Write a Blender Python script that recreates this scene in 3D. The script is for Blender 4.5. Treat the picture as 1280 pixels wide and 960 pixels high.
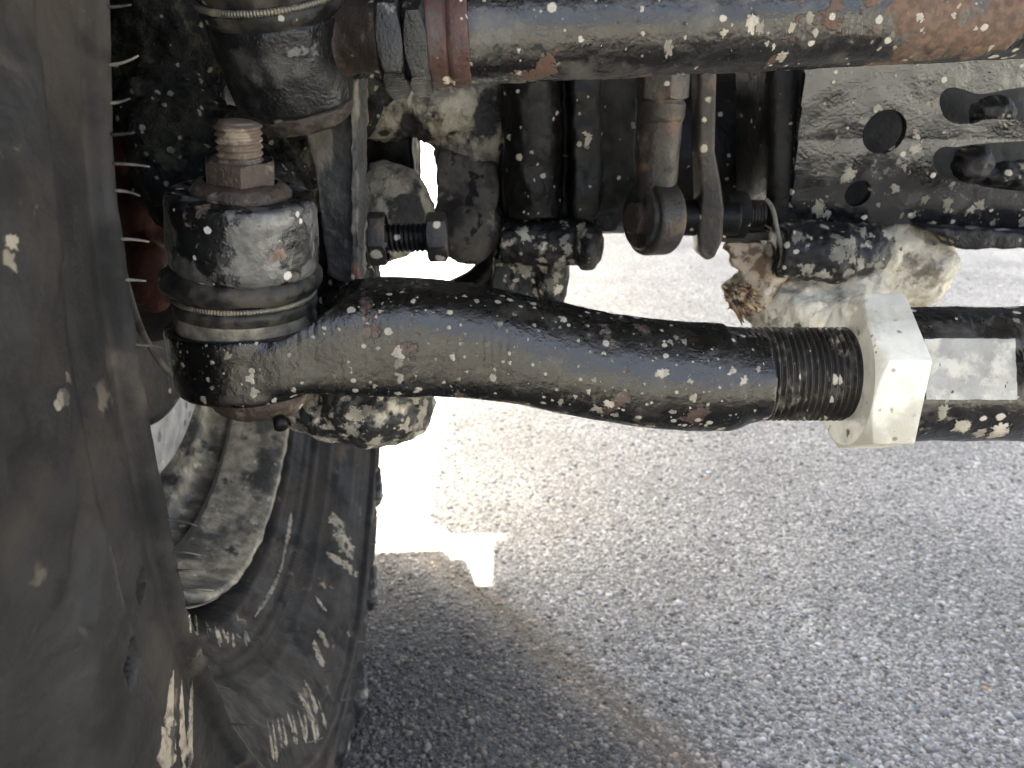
import bpy, bmesh, math, random
import numpy as np
from mathutils import Vector, Matrix, noise
from mathutils.bvhtree import BVHTree

for o in list(bpy.data.objects): bpy.data.objects.remove(o)
scene = bpy.context.scene
C = scene.collection
R = math.radians
random.seed(5); rng = np.random.default_rng(5)

# ---------------------------------------------------------------- camera
H = 0.50; PITCH = R(20.5); FPX = 1000.0
cam = bpy.data.cameras.new('camera'); camo = bpy.data.objects.new('camera', cam); C.objects.link(camo)
camo.location = (0, 0, H); camo.rotation_euler = (math.pi/2 - PITCH, 0, 0)
cam.sensor_width = 36; cam.lens = 36*FPX/1280; cam.clip_start = 0.01; cam.clip_end = 500
cam.dof.use_dof = True; cam.dof.focus_distance = 0.27; cam.dof.aperture_fstop = 24
scene.camera = camo
# ---------------------------------------------------------------- sky, sun, exposure
SUN_EL, SUN_AZ = R(66), R(-35)         # azimuth from +Y towards +X (negative: from the left of the view)
w = bpy.data.worlds.new('World'); scene.world = w; w.use_nodes = True
nt = w.node_tree; bg = nt.nodes['Background']
sky = nt.nodes.new('ShaderNodeTexSky'); sky.sky_type = 'NISHITA'; sky.sun_disc = False
sky.sun_elevation = SUN_EL; sky.sun_rotation = SUN_AZ
sky.dust_density = 10.0; sky.air_density = .6; sky.ozone_density = .4
nt.links.new(sky.outputs[0], bg.inputs[0]); bg.inputs[1].default_value = 0.085
sl = bpy.data.lights.new('sun', 'SUN'); so = bpy.data.objects.new('sun', sl); C.objects.link(so)
sl.energy = 5.0; sl.angle = R(0.6); sl.color = (1, .96, .9)
sd = Vector((math.sin(SUN_AZ)*math.cos(SUN_EL), math.cos(SUN_AZ)*math.cos(SUN_EL), math.sin(SUN_EL)))
so.rotation_euler = sd.to_track_quat('Z', 'Y').to_euler(); so.location = (-2, 0, 4)
vs = scene.view_settings; vs.view_transform = 'Standard'; vs.look = 'None'; vs.gamma = 1; vs.use_curve_mapping = False
vs.exposure = 4.2
vs.use_white_balance = True; vs.white_balance_temperature = 6700; vs.white_balance_tint = 2
scene.render.resolution_x = 1024; scene.render.resolution_y = 768

# ---------------------------------------------------------------- projection helpers (real distances)
cp, sp = math.cos(PITCH), math.sin(PITCH)
Fv = Vector((0, cp, -sp)); Uv = Vector((0, sp, cp)); Rv = Vector((1, 0, 0)); CAM = Vector((0, 0, H))
def ray(px, py): return Fv + Rv*((px-640)/FPX) - Uv*((py-480)/FPX)
def P(px, py, d): return CAM + ray(px, py)*d
def PY(px, py, Y):
    r = ray(px, py); return CAM + r*(Y/r.y)
def PZ(px, py, Z):
    r = ray(px, py); return CAM + r*((Z-H)/r.z)

# ---------------------------------------------------------------- object helpers
def thing(name, label, cat, loc, group=None):
    o = bpy.data.objects.new(name, None); C.objects.link(o); o.location = loc
    o.empty_display_size = .02
    o['label'] = label; o['category'] = cat
    if group: o['group'] = group
    return o
def org(parent):
    v = Vector((0, 0, 0))
    while parent is not None: v += parent.location; parent = parent.parent
    return v
def link(name, me, mat, parent=None, smooth=True, loc=None):
    """me holds world coordinates; re-based on the parent's origin"""
    o = bpy.data.objects.new(name, me); C.objects.link(o)
    if mat: me.materials.append(mat)
    if smooth is True:
        me.polygons.foreach_set('use_smooth', [True]*len(me.polygons))
    elif smooth:
        sharp_smooth(me, smooth)
    base = org(parent)
    here = Vector(loc) if loc is not None else base
    me.transform(Matrix.Translation(-here))
    o.parent = parent; o.location = here - base
    return o
def sharp_smooth(me, ang):
    bm = bmesh.new(); bm.from_mesh(me)
    for f in bm.faces: f.smooth = True
    for e in bm.edges:
        if len(e.link_faces) == 2 and e.calc_face_angle(0) > ang: e.smooth = False
    bm.to_mesh(me); bm.free()
def mesh(verts, faces, name='mesh'):
    me = bpy.data.meshes.new(name)
    if isinstance(verts, np.ndarray) and isinstance(faces, np.ndarray):
        k = faces.shape[1]
        me.vertices.add(len(verts)); me.vertices.foreach_set('co', verts.ravel().astype(np.float32))
        me.loops.add(faces.size); me.loops.foreach_set('vertex_index', faces.ravel().astype(np.int32))
        me.polygons.add(len(faces)); me.polygons.foreach_set('loop_start', np.arange(0, faces.size, k, dtype=np.int32))
        me.update(calc_edges=True); return me
    me.from_pydata([tuple(v) for v in verts], [], [tuple(f) for f in faces]); me.update()
    return me
_perm = np.random.default_rng(11).permutation(256); _perm = np.concatenate([_perm, _perm])
_grad = np.random.default_rng(12).normal(size=(256, 3)); _grad /= np.linalg.norm(_grad, axis=1)[:, None]
def pn(p):
    """gradient noise for an (n,3) array, about -1..1"""
    p = np.asarray(p, float); i = np.floor(p).astype(int); f = p-i; i &= 255; u = f*f*f*(f*(f*6-15)+10); out = np.zeros(len(p))
    for dx in (0, 1):
        for dy in (0, 1):
            for dz in (0, 1):
                g = _grad[_perm[_perm[_perm[(i[:, 0]+dx) & 255]+((i[:, 1]+dy) & 255)]+((i[:, 2]+dz) & 255)]]
                w_ = (u[:, 0] if dx else 1-u[:, 0])*(u[:, 1] if dy else 1-u[:, 1])*(u[:, 2] if dz else 1-u[:, 2])
                out += w_*(g[:, 0]*(f[:, 0]-dx)+g[:, 1]*(f[:, 1]-dy)+g[:, 2]*(f[:, 2]-dz))
    return out*1.5
def pf(p): return pn(p)+.5*pn(p*2.03+5.2)
def co_of(me):
    a = np.empty(len(me.vertices)*3, np.float32); me.vertices.foreach_get('co', a); return a.reshape(-1, 3).astype(float)
def no_of(me):
    a = np.empty(len(me.vertices)*3, np.float32); me.vertex_normals.foreach_get('vector', a); return a.reshape(-1, 3).astype(float)
def set_co(me, co): me.vertices.foreach_set('co', co.ravel().astype(np.float32)); me.update()
def basis(axis):
    a = Vector(axis).normalized()
    t = Vector((0, -1, 0)) if abs(a.y) < .8 else Vector((1, 0, 0))
    u = (t - a*t.dot(a)).normalized(); v = a.cross(u)
    return a, u, v
def lathe(prof, origin, axis, segs=96, angles=None, mod=None):
    """prof: [(r, s)] along axis; returns verts, faces. mod(r, s, ang) works on arrays"""
    a, u, v = [np.array(q) for q in basis(axis)]; o = np.array(Vector(origin))
    ang = np.array(angles) if angles is not None else np.arange(segs)*2*math.pi/segs
    pr = np.array(prof); n = len(pr); m = len(ang)
    r = np.tile(pr[:, 0], m); s = np.tile(pr[:, 1], m); t = np.repeat(ang, n)
    if mod: r, s = mod(r, s, t)
    V = o + s[:, None]*a + r[:, None]*(np.cos(t)[:, None]*u + np.sin(t)[:, None]*v)
    i = np.arange(m)[:, None]; j = (i+1) % m; k = np.arange(n-1)[None]
    Fc = np.stack([i*n+k, j*n+k, j*n+k+1, i*n+k+1], 2).reshape(-1, 4)
    return V, Fc
def capped(prof):
    """close a lathe profile on the axis with tiny radii"""
    return [(1e-5, prof[0][1])] + list(prof) + [(1e-5, prof[-1][1])]
def fine(prof, step):
    out = []
    for (a, b), (c, d) in zip(prof, prof[1:]):
        L = math.hypot(c-a, d-b); k = max(1, int(L/step))
        for i in range(k): out.append((a+(c-a)*i/k, b+(d-b)*i/k))
    out.append(prof[-1]); return out
def roundprof(prof, rad, n=4):
    """round interior corners of a lathe profile"""
    out = [prof[0]]
    for i in range(1, len(prof)-1):
        p = Vector(prof[i]); a = Vector(prof[i-1]); b = Vector(prof[i+1])
        la = (a-p).length; lb = (b-p).length; q = min(rad, la*.45, lb*.45)
        p1 = p+(a-p)*(q/la); p2 = p+(b-p)*(q/lb)
        for k in range(n+1):
            t = k/n; x = p1.lerp(p, t).lerp(p.lerp(p2, t), t); out.append((x.x, x.y))
    out.append(prof[-1]); return out
def tube(pts, rads, segs=16, cap=True, deep=None, sq=None):
    V = []; Fc = []; n = len(pts); pts = [Vector(p) for p in pts]
    up = Vector((0, -1, 0))
    for i, p in enumerate(pts):
        t = (pts[min(i+1, n-1)] - pts[max(i-1, 0)]).normalized()
        if abs(t.dot(up)) > .95: up = Vector((0, 0, 1))
        u = (up - t*t.dot(up)).normalized(); v = t.cross(u)
        r = rads[i] if hasattr(rads, '__len__') else rads
        for k in range(segs):
            a = 2*math.pi*k/segs; 
            e_ = 2/sq[i] if sq is not None else 1; ca, sa = math.cos(a), math.sin(a)
            V.append(p + u*(math.copysign(abs(ca)**e_, ca)*(deep[i] if deep else r)) + v*(math.copysign(abs(sa)**e_, sa)*r))
    for i in range(n-1):
        for k in range(segs):
            l = (k+1) % segs; Fc.append((i*segs+k, i*segs+l, (i+1)*segs+l, (i+1)*segs+k))
    if cap:
        Fc.append(tuple(reversed(range(segs)))); Fc.append(tuple((n-1)*segs+k for k in range(segs)))
    return V, Fc
def ellipsoid(c, rad, rot=(0, 0, 0), sub=4):
    bm = bmesh.new(); bmesh.ops.create_icosphere(bm, subdivisions=sub, radius=1)
    M = Matrix.Translation(c) @ Matrix.Rotation(rot[2], 4, 'Z') @ Matrix.Rotation(rot[1], 4, 'Y') @ Matrix.Rotation(rot[0], 4, 'X') @ Matrix.Diagonal((*rad, 1))
    bm.transform(M); V = [v.co.copy() for v in bm.verts]; Fc = [[v.index for v in f.verts] for f in bm.faces]; bm.free()
    return V, Fc
def prism(poly, Y, thick):
    """pixel outline standing in the vertical plane Y, given real thickness backwards"""
    f0 = [PY(x, y, Y) for x, y in poly]; n = len(f0)
    b0 = [p + Vector((0, thick, 0)) for p in f0]
    V = f0+b0; Fc = [tuple(range(n)), tuple(reversed(range(n, 2*n)))]
    for i in range(n):
        j = (i+1) % n; Fc.append((j, i, i+n, j+n))
    me = mesh(V, Fc); bm = bmesh.new(); bm.from_mesh(me); bmesh.ops.recalc_face_normals(bm, faces=bm.faces)
    V = [v.co.copy() for v in bm.verts]; Fc = [[v.index for v in f.verts] for f in bm.faces]; bm.free(); bpy.data.meshes.remove(me)
    return V, Fc
def join(*pieces):
    V = []; Fc = []
    for v, f in pieces:
        b = len(V); V += [tuple(q) for q in v]; Fc += [tuple(int(i)+b for i in q) for q in f]
    return V, Fc
def fbm(p, oct=3):
    return noise.fractal(p, 1.0, 2.0, oct)
def bake(me, mods):
    """apply modifiers given as callbacks on a temporary object"""
    o = bpy.data.objects.new('tmp', me); C.objects.link(o); extra = []
    for m in mods:
        e = m(o)
        if e: extra += e
    dg = bpy.context.evaluated_depsgraph_get(); dg.update()
    out = bpy.data.meshes.new_from_object(o.evaluated_get(dg))
    bpy.data.objects.remove(o)
    for e in extra: bpy.data.objects.remove(e)
    return out
def m_remesh(vox):
    def f(o):
        m = o.modifiers.new('r', 'REMESH'); m.mode = 'VOXEL'; m.voxel_size = vox
    return f
def m_smooth(it, fac=.5):
    def f(o):
        m = o.modifiers.new('s', 'SMOOTH'); m.iterations = it; m.factor = fac
    return f
def m_bool(piece, op='DIFFERENCE'):
    def f(o):
        c = bpy.data.objects.new('cut', mesh(*piece)); C.objects.link(c)
        m = o.modifiers.new('b', 'BOOLEAN'); m.operation = op; m.object = c; m.solver = 'EXACT'
        return [c]
    return f
def m_bevel(wd, seg=2, ang=30):
    def f(o):
        m = o.modifiers.new('v', 'BEVEL'); m.width = wd; m.segments = seg; m.limit_method = 'ANGLE'; m.angle_limit = R(ang)
    return f
def rough(me, octs):
    """push vertices along their normals: octs = [(feature size, amplitude)]"""
    co, no = co_of(me), no_of(me); d = np.zeros(len(co))
    for s, a in octs: d += a*pf(co/s + np.array((s*977, 3.1, 7.7)))
    set_co(me, co + no*d[:, None])
def casting(pieces, vox, octs=(), smooth=4, cuts=()):
    me = mesh(*join(*pieces))
    me = bake(me, [m_remesh(vox), m_smooth(smooth)] + [m_bool(c) for c in cuts])
    if octs: rough(me, octs)
    return me

# ---------------------------------------------------------------- materials
def material(name, base, rough_=.5, metal=0.0, layers=(), bumps=(), spec=.5, coat=0, alpha=0, tint=(1, 1, 1)):
    """layers: dicts kind noise|spots|attr, size, lo, hi (mask), col, rough, relief; bumps: [(size, dist, kind)]"""
    m = bpy.data.materials.new(name); m.use_nodes = True; t = m.node_tree; N = t.nodes; L = t.links
    b = N['Principled BSDF']
    tc = N.new('ShaderNodeTexCoord').outputs['Object']
    def val(v):
        n = N.new('ShaderNodeValue'); n.outputs[0].default_value = v; return n.outputs[0]
    def math_(op, a, c, clamp=False):
        n = N.new('ShaderNodeMath'); n.operation = op; n.use_clamp = clamp
        for i, x in enumerate((a, c)):
            if isinstance(x, (int, float)): n.inputs[i].default_value = x
            else: L.new(x, n.inputs[i])
        return n.outputs[0]
    def mapr(x, a, c, lo=0., hi=1.):
        n = N.new('ShaderNodeMapRange'); n.interpolation_type = 'SMOOTHSTEP'; n.clamp = True
        L.new(x, n.inputs[0]); n.inputs[1].default_value = a; n.inputs[2].default_value = c; n.inputs[3].default_value = lo; n.inputs[4].default_value = hi
        return n.outputs[0]
    def nz(size, detail=5, dist=0., seed=0., rgh=.55, stretch=None):
        mp = N.new('ShaderNodeMapping'); L.new(tc, mp.inputs[0]); mp.inputs[1].default_value = (seed*1.7, seed*.9, seed*2.3)
        if stretch: mp.inputs[3].default_value = stretch
        n = N.new('ShaderNodeTexNoise'); n.inputs['Scale'].default_value = 1/size; n.inputs['Detail'].default_value = detail
        n.inputs['Roughness'].default_value = rgh; n.inputs['Distortion'].default_value = dist
        L.new(mp.outputs[0], n.inputs['Vector']); return n.outputs[0]
    def mix(f, a, c):
        n = N.new('ShaderNodeMix'); n.data_type = 'RGBA'; L.new(f, n.inputs[0])
        for i, x in ((6, a), (7, c)):
            if isinstance(x, tuple): n.inputs[i].default_value = (*x, 1)
            else: L.new(x, n.inputs[i])
        return n.outputs[2]
    def mixf(f, a, c):
        n = N.new('ShaderNodeMix'); n.data_type = 'FLOAT'; L.new(f, n.inputs[0])
        for i, x in ((2, a), (3, c)):
            if isinstance(x, (int, float)): n.inputs[i].default_value = x
            else: L.new(x, n.inputs[i])
        return n.outputs[0]
    col = base; rg = rough_; mt = metal; height = None
    if isinstance(col, tuple):
        f = mapr(nz(.02, 4, seed=3), .3, .7)
        col = mix(f, tuple(c*.75 for c in base), tuple(min(1, c*1.25) for c in base))
    for i, l in enumerate(layers):
        sd_ = l.get('seed', i*3.3+1)
        if l['kind'] == 'noise':
            f = mapr(nz(l['size'], l.get('detail', 6), l.get('dist', 0), sd_, l.get('rgh', .6), l.get('stretch')), l['lo'], l['hi'])
        elif l['kind'] == 'spots':
            mp = N.new('ShaderNodeMapping'); L.new(tc, mp.inputs[0]); mp.inputs[1].default_value = (sd_*.31, sd_*.17, sd_*.23)
            v = N.new('ShaderNodeTexVoronoi'); v.inputs['Scale'].default_value = 1/l['size']; L.new(mp.outputs[0], v.inputs['Vector'])
            sep = N.new('ShaderNodeSeparateColor'); L.new(v.outputs['Color'], sep.inputs[0])
            rad = math_('MULTIPLY', math_('POWER', sep.outputs[0], l.get('pow', 2.0)), l.get('rmax', .5))
            dd = math_('ADD', v.outputs['Distance'], math_('MULTIPLY', math_('SUBTRACT', nz(l['size']*.35, 3, seed=sd_), .5), l.get('wob', .25)))
            f = math_('MULTIPLY', math_('SUBTRACT', rad, dd), l.get('sharp', 18), True)
            f = math_('MULTIPLY', f, 1.0, True)
        elif l['kind'] == 'bottom':      # splash that settles on a height range of the thing
            sp_ = N.new('ShaderNodeSeparateXYZ'); L.new(tc, sp_.inputs[0])
            h = math_('ADD', sp_.outputs[l.get('axis', 2)], math_('MULTIPLY', math_('SUBTRACT', nz(l['size'], 5, seed=sd_), .5), l.get('wob', .02)))
            f = mapr(h, l['lo'], l['hi'])
        elif l['kind'] == 'attr':
            an = N.new('ShaderNodeAttribute'); an.attribute_name = l['name']; f = an.outputs['Fac']
        if 'gate' in l:
            f = math_('MULTIPLY', f, mapr(nz(l['gate'], 3, seed=sd_+9), l.get('g0', .4), l.get('g1', .6)))
        if 'amt' in l: f = math_('MULTIPLY', f, l['amt'])
        c2 = l['col']
        if l.get('vary'):
            g = nz(l['vary'], 4, seed=sd_+5)
            c2 = mix(mapr(g, .35, .65), tuple(c*.6 for c in c2), tuple(min(1, c*1.15) for c in c2))
        col = mix(f, col, c2); rg = mixf(f, rg, l.get('rough', .85)); mt = mixf(f, mt, l.get('metal', 0.))
        if l.get('relief'):
            h = math_('MULTIPLY', f, l['relief']); height = h if height is None else math_('ADD', height, h)
    for bmp in bumps:
        s, d = bmp[0], bmp[1]
        h = math_('MULTIPLY', nz(s, 4, seed=s*999, stretch=bmp[2] if len(bmp) > 2 else None), d); height = h if height is None else math_('ADD', height, h)
    if isinstance(col, tuple): b.inputs['Base Color'].default_value = (*col, 1)
    else: L.new(col, b.inputs['Base Color'])
    rv = mapr(nz(.012, 5, seed=7), .3, .7, -.07, .1)
    L.new(math_('ADD', rg, rv, True), b.inputs['Roughness'])
    if isinstance(mt, (int, float)): b.inputs['Metallic'].default_value = mt
    else: L.new(mt, b.inputs['Metallic'])
    b.inputs['Specular IOR Level'].default_value = spec; b.inputs['Specular Tint'].default_value = (*tint, 1)
    if coat: b.inputs['Coat Weight'].default_value = coat; b.inputs['Coat Roughness'].default_value = .25
    if alpha:
        an = N.new('ShaderNodeAttribute'); an.attribute_name = 'rim'
        L.new(mapr(math_('ADD', math_('MULTIPLY', math_('SUBTRACT', nz(alpha, 4, seed=5), .5), 1.7), an.outputs['Fac']), .30, .62), b.inputs['Alpha'])
    if height is not None:
        bn = N.new('ShaderNodeBump'); bn.inputs['Strength'].default_value = 1; bn.inputs['Distance'].default_value = 1
        L.new(height, bn.inputs['Height']); L.new(bn.outputs[0], b.inputs['Normal'])
    return m
def noise_l(size, lo, hi, col, **k): return dict(kind='noise', size=size, lo=lo, hi=hi, col=col, **k)
def spots_l(size, col, **k): return dict(kind='spots', size=size, col=col, **k)
MUD = (.52, .46, .36); DUST = (.17, .155, .13); RUST = (.20, .085, .045); DRUST = (.075, .045, .033)

M = {}
M['paint'] = material('black_chassis_paint', (.0035, .0035, .0035), .23, layers=[
    noise_l(.018, .54, .68, (.032, .028, .023), rough=.48, amt=.7), noise_l(.005, .58, .70, (.06, .053, .043), rough=.6, seed=51, gate=.03, g0=.42, g1=.58),
    noise_l(.012, .60, .66, DRUST, rough=.6, gate=.05, g0=.5, g1=.62, relief=-.0003),
    spots_l(.004, (.36, .32, .26), rmax=.40, pow=4, sharp=14, relief=.0002, amt=.9)],
    bumps=[(.0016, .0003), (.008, .0003), (.0006, .00014)], spec=.85, tint=(1, .94, .86))
M['paint_smooth'] = material('black_tube_paint', (.005, .005, .005), .24, layers=[
    noise_l(.02, .52, .7, (.07, .063, .055), rough=.5, amt=.7),
    noise_l(.03, .6, .64, (.12, .07, .045), rough=.7, gate=.1, g0=.55, g1=.62),
    noise_l(.009, .62, .66, (.10, .095, .085), rough=.6, seed=44),
    spots_l(.005, (.42, .38, .31), rmax=.38, pow=4, sharp=14, relief=.0002)],
    bumps=[(.002, .0003), (.012, .0008)], spec=.85, tint=(1, .94, .86))
M['drag'] = material('rust_bloomed_tube_paint', (.007, .007, .007), .28, layers=[
    noise_l(.016, .5, .66, (.085, .078, .068), rough=.5, amt=.75), noise_l(.006, .60, .68, (.012, .011, .01), seed=41),
    noise_l(.02, .64, .66, (.08, .04, .026), rough=.8, seed=42, relief=.0003),
    dict(kind='bottom', axis=0, size=.012, lo=.192, hi=.196, wob=.06, col=(.115, .066, .042), rough=.85, relief=.0004, vary=.003, gate=.02, g0=.42, g1=.52),
    spots_l(.005, (.42, .38, .31), rmax=.38, pow=4, sharp=14, relief=.0002)], bumps=[(.002, .0004), (.012, .0008)], spec=.85, tint=(1, .94, .86))
M['boss'] = material('chipped_black_casting', (.006, .006, .006), .28, layers=[
    noise_l(.014, .50, .56, (.13, .125, .115), rough=.45, metal=.3, relief=-.0004, vary=.004, amt=.85),
    noise_l(.016, .62, .66, (.17, .115, .08), rough=.8, relief=-.0002, seed=12, vary=.003),
    spots_l(.005, (.5, .46, .4), rmax=.35, pow=3, sharp=16)],
    bumps=[(.0022, .0003), (.009, .0007)], spec=.6)
M['thread_rust'] = material('tan_rusted_thread', (.12, .088, .062), .65, .2, layers=[noise_l(.006, .5, .62, (.26, .205, .15), rough=.85), noise_l(.01, .6, .68, (.04, .03, .022), seed=8)], bumps=[(.0012, .0005)])
M['rust'] = material('rusty_brown_steel', (.052, .036, .027), .6, .25, layers=[
    noise_l(.008, .53, .64, (.13, .10, .075), rough=.8, vary=.003),
    noise_l(.012, .56, .66, (.03, .024, .02), rough=.5, seed=8),
    spots_l(.008, MUD, rmax=.4, pow=3, relief=.0003)],
    bumps=[(.0018, .0007), (.0006, .0003)])
M['red_ring'] = material('red_oxide_steel', (.075, .036, .027), .6, .1, layers=[
    noise_l(.008, .52, .64, (.06, .04, .035), rough=.6), spots_l(.007, MUD, rmax=.42, pow=2.4, relief=.0003)],
    bumps=[(.002, .0006)])
M['thread'] = material('dark_oiled_thread', (.04, .036, .031), .38, .5, layers=[
    noise_l(.008, .52, .66, (.14, .12, .095), rough=.7, amt=.7), spots_l(.006, MUD, rmax=.4, pow=2.2, relief=.0003),
    noise_l(.01, .58, .68, (.44, .38, .29), rough=.9, gate=.03, seed=31)], bumps=[(.0012, .0004)])
M['boot'] = material('dusty_black_rubber', (.010, .0095, .009), .46, layers=[
    noise_l(.012, .40, .64, (.085, .073, .056), rough=.8, amt=.75), spots_l(.005, (.35, .32, .26), rmax=.3, pow=4)],
    bumps=[(.0025, .0003), (.0008, .0001)], spec=0.35)
M['boot_dusty'] = material('mud_filmed_rubber', (.07, .062, .048), .7, layers=[
    noise_l(.01, .38, .6, (.27, .23, .165), rough=.9, amt=.8)], bumps=[(.002, .0003)])
M['spring'] = material('boot_spring_wire', (.16, .14, .11), .45, .6, layers=[noise_l(.006, .5, .65, (.2, .16, .11))])
M['nut'] = material('zinc_plated_nut', (.66, .62, .52), .42, .05, layers=[
    noise_l(.02, .50, .64, (.44, .40, .32), rough=.6), noise_l(.003, .62, .74, (.2, .165, .12), rough=.8, seed=61, gate=.02), noise_l(.012, .58, .72, (.34, .295, .22), rough=.8, seed=66, amt=.7), spots_l(.005, (.22, .18, .12), rmax=.28, pow=5, sharp=10),
    noise_l(.006, .66, .72, (.35, .26, .17), rough=.8)], bumps=[(.0009, .00015), (.006, .0004)])
M['flat'] = material('scraped_muddy_flat', (.33, .31, .27), .55, .05, layers=[
    noise_l(.008, .44, .62, (.50, .465, .39), rough=.8, relief=.0003), noise_l(.02, .58, .7, (.10, .095, .085), seed=4)], bumps=[(.001, .0003)])
M['cup'] = material('satin_black_cup', (.007, .007, .007), .34, layers=[
    noise_l(.02, .52, .66, (.055, .052, .047), rough=.55), noise_l(.018, .6, .64, (.13, .125, .115), rough=.6, seed=21, relief=.0001)],
    bumps=[(.0011, .0004), (.01, .0008)])
M['cup_rim'] = material('brown_crimped_steel', (.035, .026, .021), .55, .2, layers=[noise_l(.008, .5, .64, (.075, .055, .044))], bumps=[(.002, .0006)])
M['knuckle'] = material('grimy_cast_iron', (.009, .0085, .007), .65, layers=[
    noise_l(.012, .5, .62, (.035, .033, .024), rough=.9, relief=.0008), noise_l(.02, .57, .66, (.06, .054, .036), rough=.95, seed=15),
    spots_l(.004, (.2, .19, .15), rmax=.4, pow=3)], bumps=[(.003, .0022), (.0011, .0008)], spec=0.18)
M['web'] = material('scuffed_forging', (.05, .048, .043), .48, layers=[
    noise_l(.012, .5, .6, (.15, .135, .11), rough=.7, stretch=(1, 1, .25)), spots_l(.009, MUD, rmax=.3, pow=4, relief=.0003),
    noise_l(.014, .62, .68, (.17, .08, .05), seed=9)], bumps=[(.002, .0007)], spec=0.3)
M['mottled'] = material('mud_mottled_black', (.016, .015, .014), .5, layers=[
    noise_l(.010, .50, .64, MUD, rough=.92, relief=.0006, vary=.004), noise_l(.006, .58, .66, (.4, .36, .29), rough=.9, seed=6)],
    bumps=[(.0025, .0008)])
M['yoke'] = material('dried_mud_casting', (.30, .265, .20), .92, layers=[
    noise_l(.02, .48, .6, (.16, .14, .11), rough=.9, vary=.006), spots_l(.009, (.035, .03, .026), rmax=.52, pow=1.6, sharp=8, relief=-.0006),
    noise_l(.03, .56, .62, (.03, .027, .024), seed=19, relief=-.0008)], bumps=[(.003, .0025), (.01, .003)])
M['yoke_dark'] = material('thin_mud_on_black', (.085, .075, .062), .8, layers=[
    noise_l(.02, .46, .6, (.035, .03, .027), rough=.7), noise_l(.010, .58, .63, (.014, .013, .012), seed=29),
    noise_l(.02, .6, .7, (.3, .26, .19), seed=17)], bumps=[(.003, .0012)], spec=0.2)
M['dark'] = material('shadowed_black_paint', (.006, .0055, .005), .38, layers=[
    noise_l(.03, .5, .68, (.026, .021, .017), rough=.6),
    spots_l(.006, (.36, .31, .25), rmax=.34, pow=5)], bumps=[(.004, .0006)], spec=0.22)
M['dark_muddy'] = material('muddy_black_paint', (.008, .0075, .007), .45, layers=[
    noise_l(.03, .5, .66, (.06, .052, .044), rough=.6), noise_l(.009, .58, .68, MUD, rough=.95, relief=.0005, vary=.004),
    spots_l(.006, MUD, rmax=.38, pow=4, relief=.0004)], bumps=[(.003, .001)], spec=0.35)
M['link'] = material('brown_grey_steel', (.05, .043, .036), .45, .35, layers=[
    noise_l(.014, .52, .64, (.13, .085, .055), rough=.7), noise_l(.01, .6, .7, (.03, .027, .025), seed=14),
    spots_l(.009, MUD, rmax=.34, pow=3, relief=.0003)], bumps=[(.002, .0005)], spec=0.35)
M['plate'] = material('scratched_black_plate', (.006, .006, .006), .16, layers=[
    noise_l(.014, .55, .70, (.05, .047, .042), rough=.34, amt=.6),
    noise_l(.010, .63, .67, (.22, .2, .16), rough=.9, relief=.0003),
    spots_l(.006, MUD, rmax=.36, pow=5, relief=.0003)], bumps=[(.0015, .00016), (.012, .0006)], spec=1.0)
M['mud'] = material('caked_cream_mud', (.56, .505, .40), .95, layers=[
    noise_l(.02, .54, .62, (.27, .235, .18), rough=.95, vary=.008), noise_l(.009, .64, .7, (.06, .05, .04), seed=22, relief=-.0008)],
    bumps=[(.004, .0025), (.0012, .0006)])
M['splat'] = material('dried_mud_splash', (.40, .355, .28), .93, layers=[noise_l(.004, .45, .65, (.30, .26, .20)), dict(kind='attr', name='tone', col=(.085, .075, .06))], bumps=[(.0012, .0004)], alpha=.0009)
M['tyre'] = material('dusty_tyre_rubber', (.021, .0195, .018), .58, layers=[
    noise_l(.05, .44, .62, (.044, .036, .029), rough=.85, amt=.8), noise_l(.03, .5, .64, (.008, .0078, .0075), seed=11, amt=.65), noise_l(.045, .60, .70, (.085, .068, .052), seed=71, amt=.7),
    noise_l(.02, .64, .70, (.22, .18, .13), rough=.95, seed=33, gate=.1)],
    bumps=[(.004, .0005), (.0012, .0002)], spec=.2)
M['tread'] = material('worn_tread_rubber', (.05, .047, .043), .75, layers=[
    noise_l(.03, .48, .6, (.32, .28, .215), rough=.95, relief=.0004)], bumps=[(.003, .0008)])
M['tyre_mud_sun_flecks'] = material('mud_streaks_and_sun_flecks', (.30, .255, .19), .95, layers=[noise_l(.006, .48, .6, (.14, .115, .085)), noise_l(.012, .56, .62, (.05, .043, .036), seed=3), dict(kind='attr', name='tone', col=(.06, .05, .04))], alpha=.004, bumps=[(.002, .0006)])  # real mud streaks, and the sun flecks painted on the near sidewall
M['hair'] = material('rubber_vent_hair', (.03, .027, .024), .6, layers=[noise_l(.02, .4, .6, (.20, .175, .14))])
M['rim'] = material('dusty_painted_rim', (.085, .08, .07), .5, .05, layers=[
    noise_l(.035, .44, .58, (.32, .28, .21), rough=.9, relief=.0003, vary=.01), noise_l(.02, .6, .68, (.045, .042, .038), rough=.7, seed=13),
    noise_l(.012, .60, .7, (.5, .46, .37), seed=27, relief=.0005)], bumps=[(.003, .0009)])
M['disc'] = material('brushed_brake_steel', (.42, .42, .42), .42, .75, layers=[noise_l(.01, .5, .7, (.3, .29, .27), rough=.6), spots_l(.012, (.12, .115, .11), rmax=.35, pow=4)],
    bumps=[(.002, .0003)])
M['disc_edge'] = material('flaking_cream_edge', (.30, .24, .16), .8, .1, layers=[noise_l(.008, .5, .56, (.6, .55, .44), relief=.0003), noise_l(.012, .58, .62, (.05, .04, .03), seed=5)], bumps=[(.002, .0006)])
M['caliper'] = material('faded_red_brown_paint', (.045, .016, .011), .55, layers=[
    noise_l(.02, .5, .68, (.03, .014, .01), rough=.7), spots_l(.012, (.3, .22, .17), rmax=.3, pow=4)], bumps=[(.003, .0008)], spec=0.15)
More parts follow.
